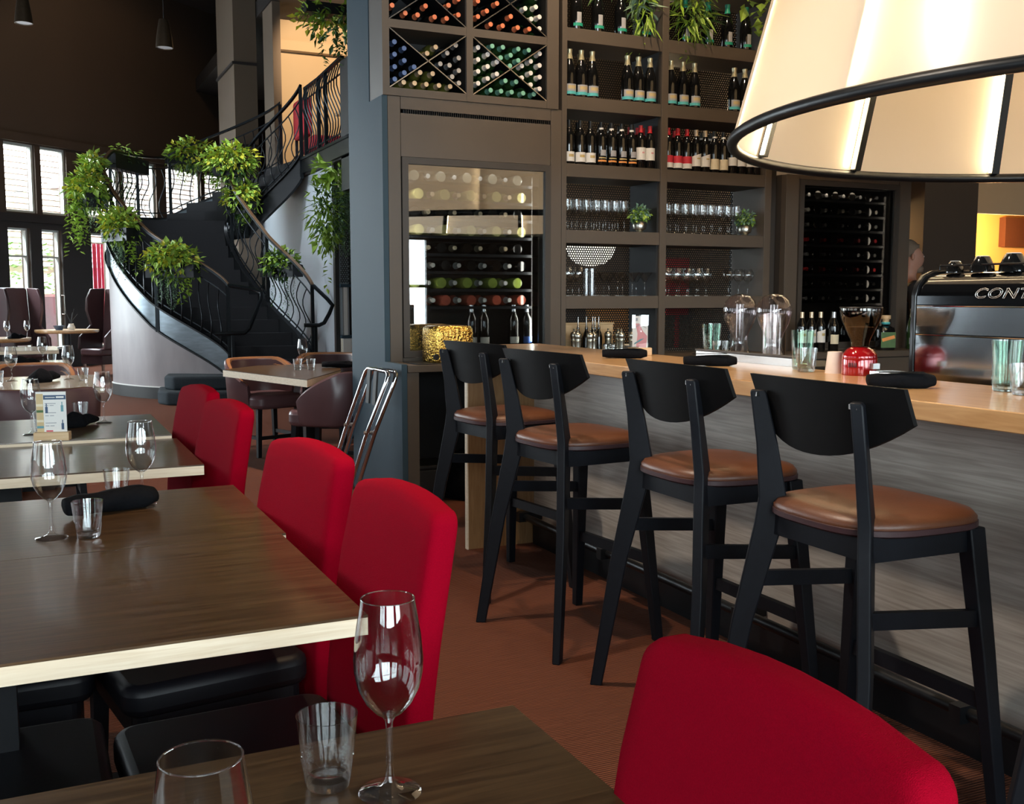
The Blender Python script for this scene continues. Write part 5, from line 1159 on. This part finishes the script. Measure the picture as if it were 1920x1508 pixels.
O('foot', MB().box(.05, .1, -.12, -.07, 0, .03).box(.05, .1, -1.1, -1.05, 0, .03).box(.42, .47, -.12, -.07, 0, .03).box(.42, .47, -1.1, -1.05, 0, .03), 'rubber', em)
O('cup_rail', MB().tube([(.06, -1.1, .50), (.06, -1.1, .515), (.06, -.06, .515), (.06, -.06, .50)], .004, 6), 'machine_side', em, smooth=True)
tx = bpy.data.curves.new('lettering', 'FONT'); tx.body = 'CONTI'; tx.size = .046; tx.fill_mode = 'NONE'; tx.bevel_depth = .0011; tx.shear = .35; tx.space_character = 1.08; tx.materials.append(M['steel'])
tmp = bpy.data.objects.new('lettering', tx); COL.objects.link(tmp); bpy.context.view_layer.update()
me_ = bpy.data.meshes.new_from_object(tmp.evaluated_get(bpy.context.evaluated_depsgraph_get())); bpy.data.objects.remove(tmp)
to = bpy.data.objects.new('lettering', me_); COL.objects.link(to); to.parent = em; to.location = (-.0075, -.262, .408-.005); to.scale = (1.5, 1, 1)
to.rotation_euler = Matrix(((0, 0, -1), (-1, 0, 0), (0, 1, 0))).to_euler()
for k, (y, x, m2, r_) in enumerate(((2.505, 2.93, 'bottle_black', .040), (2.40, 2.95, 'bottle_black', .045), (2.62, 2.93, 'bottle_black', .030), (2.455, 3.03, 'bottle_black', .036))):
    c = T('espresso_cup', ('small dark cup upturned on the machine top, second along', 'larger dark cup lying at the picture edge on the machine top', 'low dark cup upturned at the near end of the machine top', 'dark cup behind the others on the machine top')[k], 'cup', (x, y, 1.4205))
    O('cup_body', MB().lathe([(.001, .052*r_/.04), (r_*.55, .052*r_/.04), (r_*.62, .048*r_/.04), (r_*.95, .02), (r_, 0), (r_*.93, 0), (r_*.85, .02), (.001, .035)], 24), m2, c, smooth=True)
    O('foot_ring', MB().lathe([(r_*.25, .0525*r_/.04), (r_*.5, .0525*r_/.04), (r_*.5, .054*r_/.04), (r_*.25, .054*r_/.04)], 24), 'paper_white', c, smooth=True)
# hammered gold box on the back counter
gt = T('gold_toaster', 'hammered gold bread box with rounded corners on a black tray', 'box', (2.395, 6.07, .928), R(3))
O('shell', MB().loft([[(x*k, y*k, z) for x, y in rrect(.30, .21, .06, 6)] for k, z in ((.97, 0), (1, .008), (1, .185), (.97, .210), (.88, .224), (.6, .228))]), 'hammered_gold', gt, smooth=True)
O('knob', MB().lathe([(.018, 0), (.018, .012), (.014, .016), (.001, .016)], 20, (-.125, -.088, .035), 0, 'y'), 'rubber', gt, smooth=True)
for c_ in gt.children:
    if c_.name.startswith('knob'): c_.location = (0, -.018, 0)
tag(O('black_tray', MB().box(-.23, .22, -.14, .13, 0, .006), 'rubber', None, (2.37, 6.07, .9205), bevel=.003), 'flat black tray under the hammered gold box', 'tray')
# pepper mills, cruets and box at the foot of the shelving
MG = 'steel pepper mills at the foot of the shelving'
mm_ = mesh('mill_body', MB().lathe([(.001, 0), (.028, 0), (.028, .012), (.022, .03), (.0195, .07), (.023, .105), (.024, .112), (.020, .116), (.024, .12), (.024, .128)], 20), 'brushed_gold', True)
mh_ = mesh('mill_head', MB().lathe([(.0225, .1285), (.027, .14), (.0265, .16), (.018, .172), (.006, .176), (.006, .184), (.008, .19), (.005, .196), (.001, .197)], 20), 'brushed_gold', True)
for x, y in ((3.38, 6.16), (3.455, 6.12), (3.52, 6.19), (3.405, 6.26), (3.70, 6.12), (3.775, 6.10), (3.735, 6.22), (3.665, 6.24)):
    t = T('pepper_mill', 'one of the '+MG, 'pepper mill', (x, y, .92), 0, MG); O('mill_body', mm_, None, t); O('mill_head', mh_, None, t)
CG = 'dark oil bottles with slim steel pourers behind the pepper mills'
cb = mesh('cruet_body', MB().lathe([(.001, 0), (.026, 0), (.026, .13), (.02, .16), (.011, .18), (.011, .20)], 16), 'bottle_black', True); cp = mesh('pourer', MB().lathe([(.011, .2005), (.007, .215), (.0035, .25), (.0025, .275)], 10), 'steel', True)
for x, y in ((3.475, 6.33), (3.535, 6.32), (3.592, 6.33), (3.64, 6.33), (3.565, 6.25)):
    t = T('oil_bottle', 'one of the '+CG, 'bottle', (x, y, .92), 0, CG); O('cruet_body', cb, None, t); O('pourer', cp, None, t)
SG2 = 'clear glass shakers among the pepper mills'
gs = mesh('shaker', MB().lathe([(.001, 0), (.02, 0), (.024, .03), (.02, .075), (.018, .075), (.021, .03), (.001, .006)], 14), 'glass_thin', True)
for x, y in ((3.575, 6.12), (3.625, 6.14), (3.60, 6.06)):
    t = T('salt_shaker', 'one of the '+SG2, 'shaker', (x, y, .92), 0, SG2); O('shaker_glass', gs, None, t); O('lid', MB().lathe([(.02, .076), (.02, .09), (.001, .1)], 14), 'steel', t, smooth=True)
wb2 = T('wooden_box', 'plain oak box standing behind the pepper mills', 'box', (3.56, 6.45, .92)); O('body', MB().box(-.22, .24, -.05, .05, 0, .22), 'oak_block', wb2, bevel=.003); O('lid', MB().box(-.225, .245, -.055, .055, .2205, .232), 'oak_block', wb2)
np_ = T('napkin_stack', 'low stack of folded white napkins beside the pepper mills', 'napkins', (3.90, 6.30, .92)); 
for k in range(5): O('napkin_layer', MB().box(-.07, .07, -.07, .07, k*.016, k*.016+.013), 'paper_white', np_, bevel=.004)
# vase and bowl on the far round table
vz = T('flower_vase', 'small vase with bare twigs on the far round table', 'vase', (.62, 17.95, .80)); O('body', MB().lathe([(.001, 0), (.05, 0), (.06, .04), (.035, .09), (.04, .10), (.03, .09), (.001, .02)], 18), 'paper_white', vz, smooth=True)
for k in range(5): O('twig', MB().tube([(0, 0, .05), (.02*cos(k*1.3), .02*sin(k*1.3), .15), (.10*cos(k*1.3), .08*sin(k*1.3), .25+.02*k)], .004, 5), 'dark_frame', vz)
tag(O('dark_bowl', MB().lathe([(.001, 0), (.05, 0), (.09, .07), (.085, .07), (.045, .01), (.001, .01)], 20), 'ink_navy', None, (.44, 17.92, .80), smooth=True), 'dark blue bowl on the far round table', 'bowl')

# ------------------------------------------------------------------ person seen beyond the right cabinet
def skin_obj(name, verts, edges, radii, root, m_, parent=None, sub=2):
    me = bpy.data.meshes.new(name); me.from_pydata(verts, edges, []); me.update(); o = bpy.data.objects.new(name, me); COL.objects.link(o)
    md = o.modifiers.new('skin', 'SKIN'); md.use_smooth_shade = True
    for i, r_ in enumerate(radii):
        sv = me.skin_vertices[0].data[i]; sv.radius = r_ if isinstance(r_, tuple) else (r_, r_); sv.use_root = (i == root)
    s_ = o.modifiers.new('sub', 'SUBSURF'); s_.levels = sub; s_.render_levels = sub
    me.materials.append(M[m_])
    if parent: o.parent = parent
    return o
# local frame: x forward (gaze), y to the left, z up
pv = [(0, 0, .95), (0, 0, 1.15), (.0, 0, 1.38), (-.01, 0, 1.50), (.0, 0, 1.56), (.03, 0, 1.63), (.015, 0, 1.72), (-.01, 0, 1.78),
      (0, .10, .90), (.01, .11, .50), (-.01, .11, .09), (.13, .12, .03), (0, -.10, .90), (.01, -.11, .50), (-.01, -.11, .09), (.13, -.12, .03),
      (-.01, .19, 1.42), (-.02, .25, 1.14), (.07, .26, .90), (.10, .255, .82), (-.01, -.19, 1.42), (-.02, -.25, 1.14), (.07, -.26, .90), (.10, -.255, .82), (.115, 0, 1.655), (.085, 0, 1.58)]
pe = [(0, 1), (1, 2), (2, 3), (3, 4), (4, 5), (5, 6), (6, 7), (0, 8), (8, 9), (9, 10), (10, 11), (0, 12), (12, 13), (13, 14), (14, 15), (2, 16), (16, 17), (17, 18), (18, 19), (2, 20), (20, 21), (21, 22), (22, 23), (5, 24), (5, 25)]
pr_ = [(.16, .12), (.15, .11), (.17, .11), .065, .065, (.085, .075), (.098, .08), (.07, .06), .085, .062, .042, .035, .085, .062, .042, .035, .06, .045, .035, .03, .06, .045, .035, .03, .016, .034]
FA = atan2(-.42, .90)
pp = T('person', 'person in black clothes with short grey hair and beard, profile beyond the cabinet', 'person', (7.10, 6.84, 0), FA)
skin_obj('body', pv, pe, pr_, 0, 'skin', pp)
iv = [0, 1, 2, 16, 17, 20, 21, 8, 9, 10, 12, 13, 14, 18, 22]
mp_ = {k: i for i, k in enumerate(iv)}
skin_obj('clothing', [pv[k] for k in iv], [(mp_[a], mp_[b]) for a, b in pe if a in mp_ and b in mp_], [tuple(c+.018 for c in (pr_[k] if isinstance(pr_[k], tuple) else (pr_[k], pr_[k]))) for k in iv], 0, 'black_cloth', pp)
hm = MB(); rings = []
for i in range(9):
    a = R(90-i*15); r_ = cos(a); z = sin(a)
    rings.append([(-.012+.102*max(.02, r_)*cos(2*pi*k/20)-.015, .086*max(.02, r_)*sin(2*pi*k/20), 1.735+.105*z+(.035*max(0, cos(2*pi*k/20)) if i > 4 else 0)) for k in range(20)])
O('hair', MB().loft(rings), 'hair', pp, smooth='all')
O('beard', MB().lathe([(.02, -.045), (.04, -.03), (.045, 0), (.035, .02)], 14, (.075, 0, 1.585)), 'hair', pp, smooth='all')
for s in (-1, 1):
    O('ear', MB().lathe([(.004, -.03), (.014, -.015), (.016, .005), (.010, .025), (.002, .032)], 10, (-.01, s*.088, 1.68)), 'skin', pp, smooth='all'); O('eye', MB().lathe([(.001, -.010), (.008, -.006), (.010, 0), (.008, .006), (.001, .010)], 10, (.103, s*.032, 1.685)), 'cap_white', pp, smooth='all')

# ------------------------------------------------------------------ each of a row is named by its place in the row
ORDW = ['leftmost', 'second', 'third', 'fourth', 'fifth', 'sixth', 'seventh', 'eighth', 'ninth', 'tenth', 'eleventh', 'twelfth']
rows_ = {}
for o in scene.objects:
    if o.parent is None and o.get('group') and str(o.get('label', '')).startswith('one of the ') and 'rack cell' not in o['group']: rows_.setdefault(o['group'], []).append(o)
for g, ms in rows_.items():
    front = [o for o in ms if o.location.y < min(m.location.y for m in ms)+.05]; rest = [o for o in ms if o not in front]
    mid = [o for o in rest if o.location.y < min([m.location.y for m in rest] or [0])+.05]; far = [o for o in rest if o not in mid]
    for nm_, sub in (('front row', front), ('second row', mid), ('back row', far)):
        lying = 'shelf of the' in g
        for k, o in enumerate(sorted(sub, key=lambda q: q.location.x)):
            w = ORDW[min(k, 11)]+('' if k == 0 else ' from left'); w2 = (', '+('base' if nm_ == 'front row' else 'neck')+' outward') if lying else (', '+nm_ if rest else '')
            o['label'] = (w+w2+', '+g)
for g in {o['group'] for o in scene.objects if o.parent is None and 'rack cell' in str(o.get('group', ''))}:
    ms = sorted([o for o in scene.objects if o.parent is None and o.get('group') == g], key=lambda q: q.location.z); lev = []
    for o in ms:
        if lev and o.location.z-lev[-1][-1].location.z < .022: lev[-1].append(o)
        else: lev.append([o])
    for r_, row_ in enumerate(lev):
        for k, o in enumerate(sorted(row_, key=lambda q: q.location.x)): o['label'] = ('lowest row' if r_ == 0 else ORDW[r_]+' row up')+', '+ORDW[k]+('' if k == 0 else ' from left')+', '+g
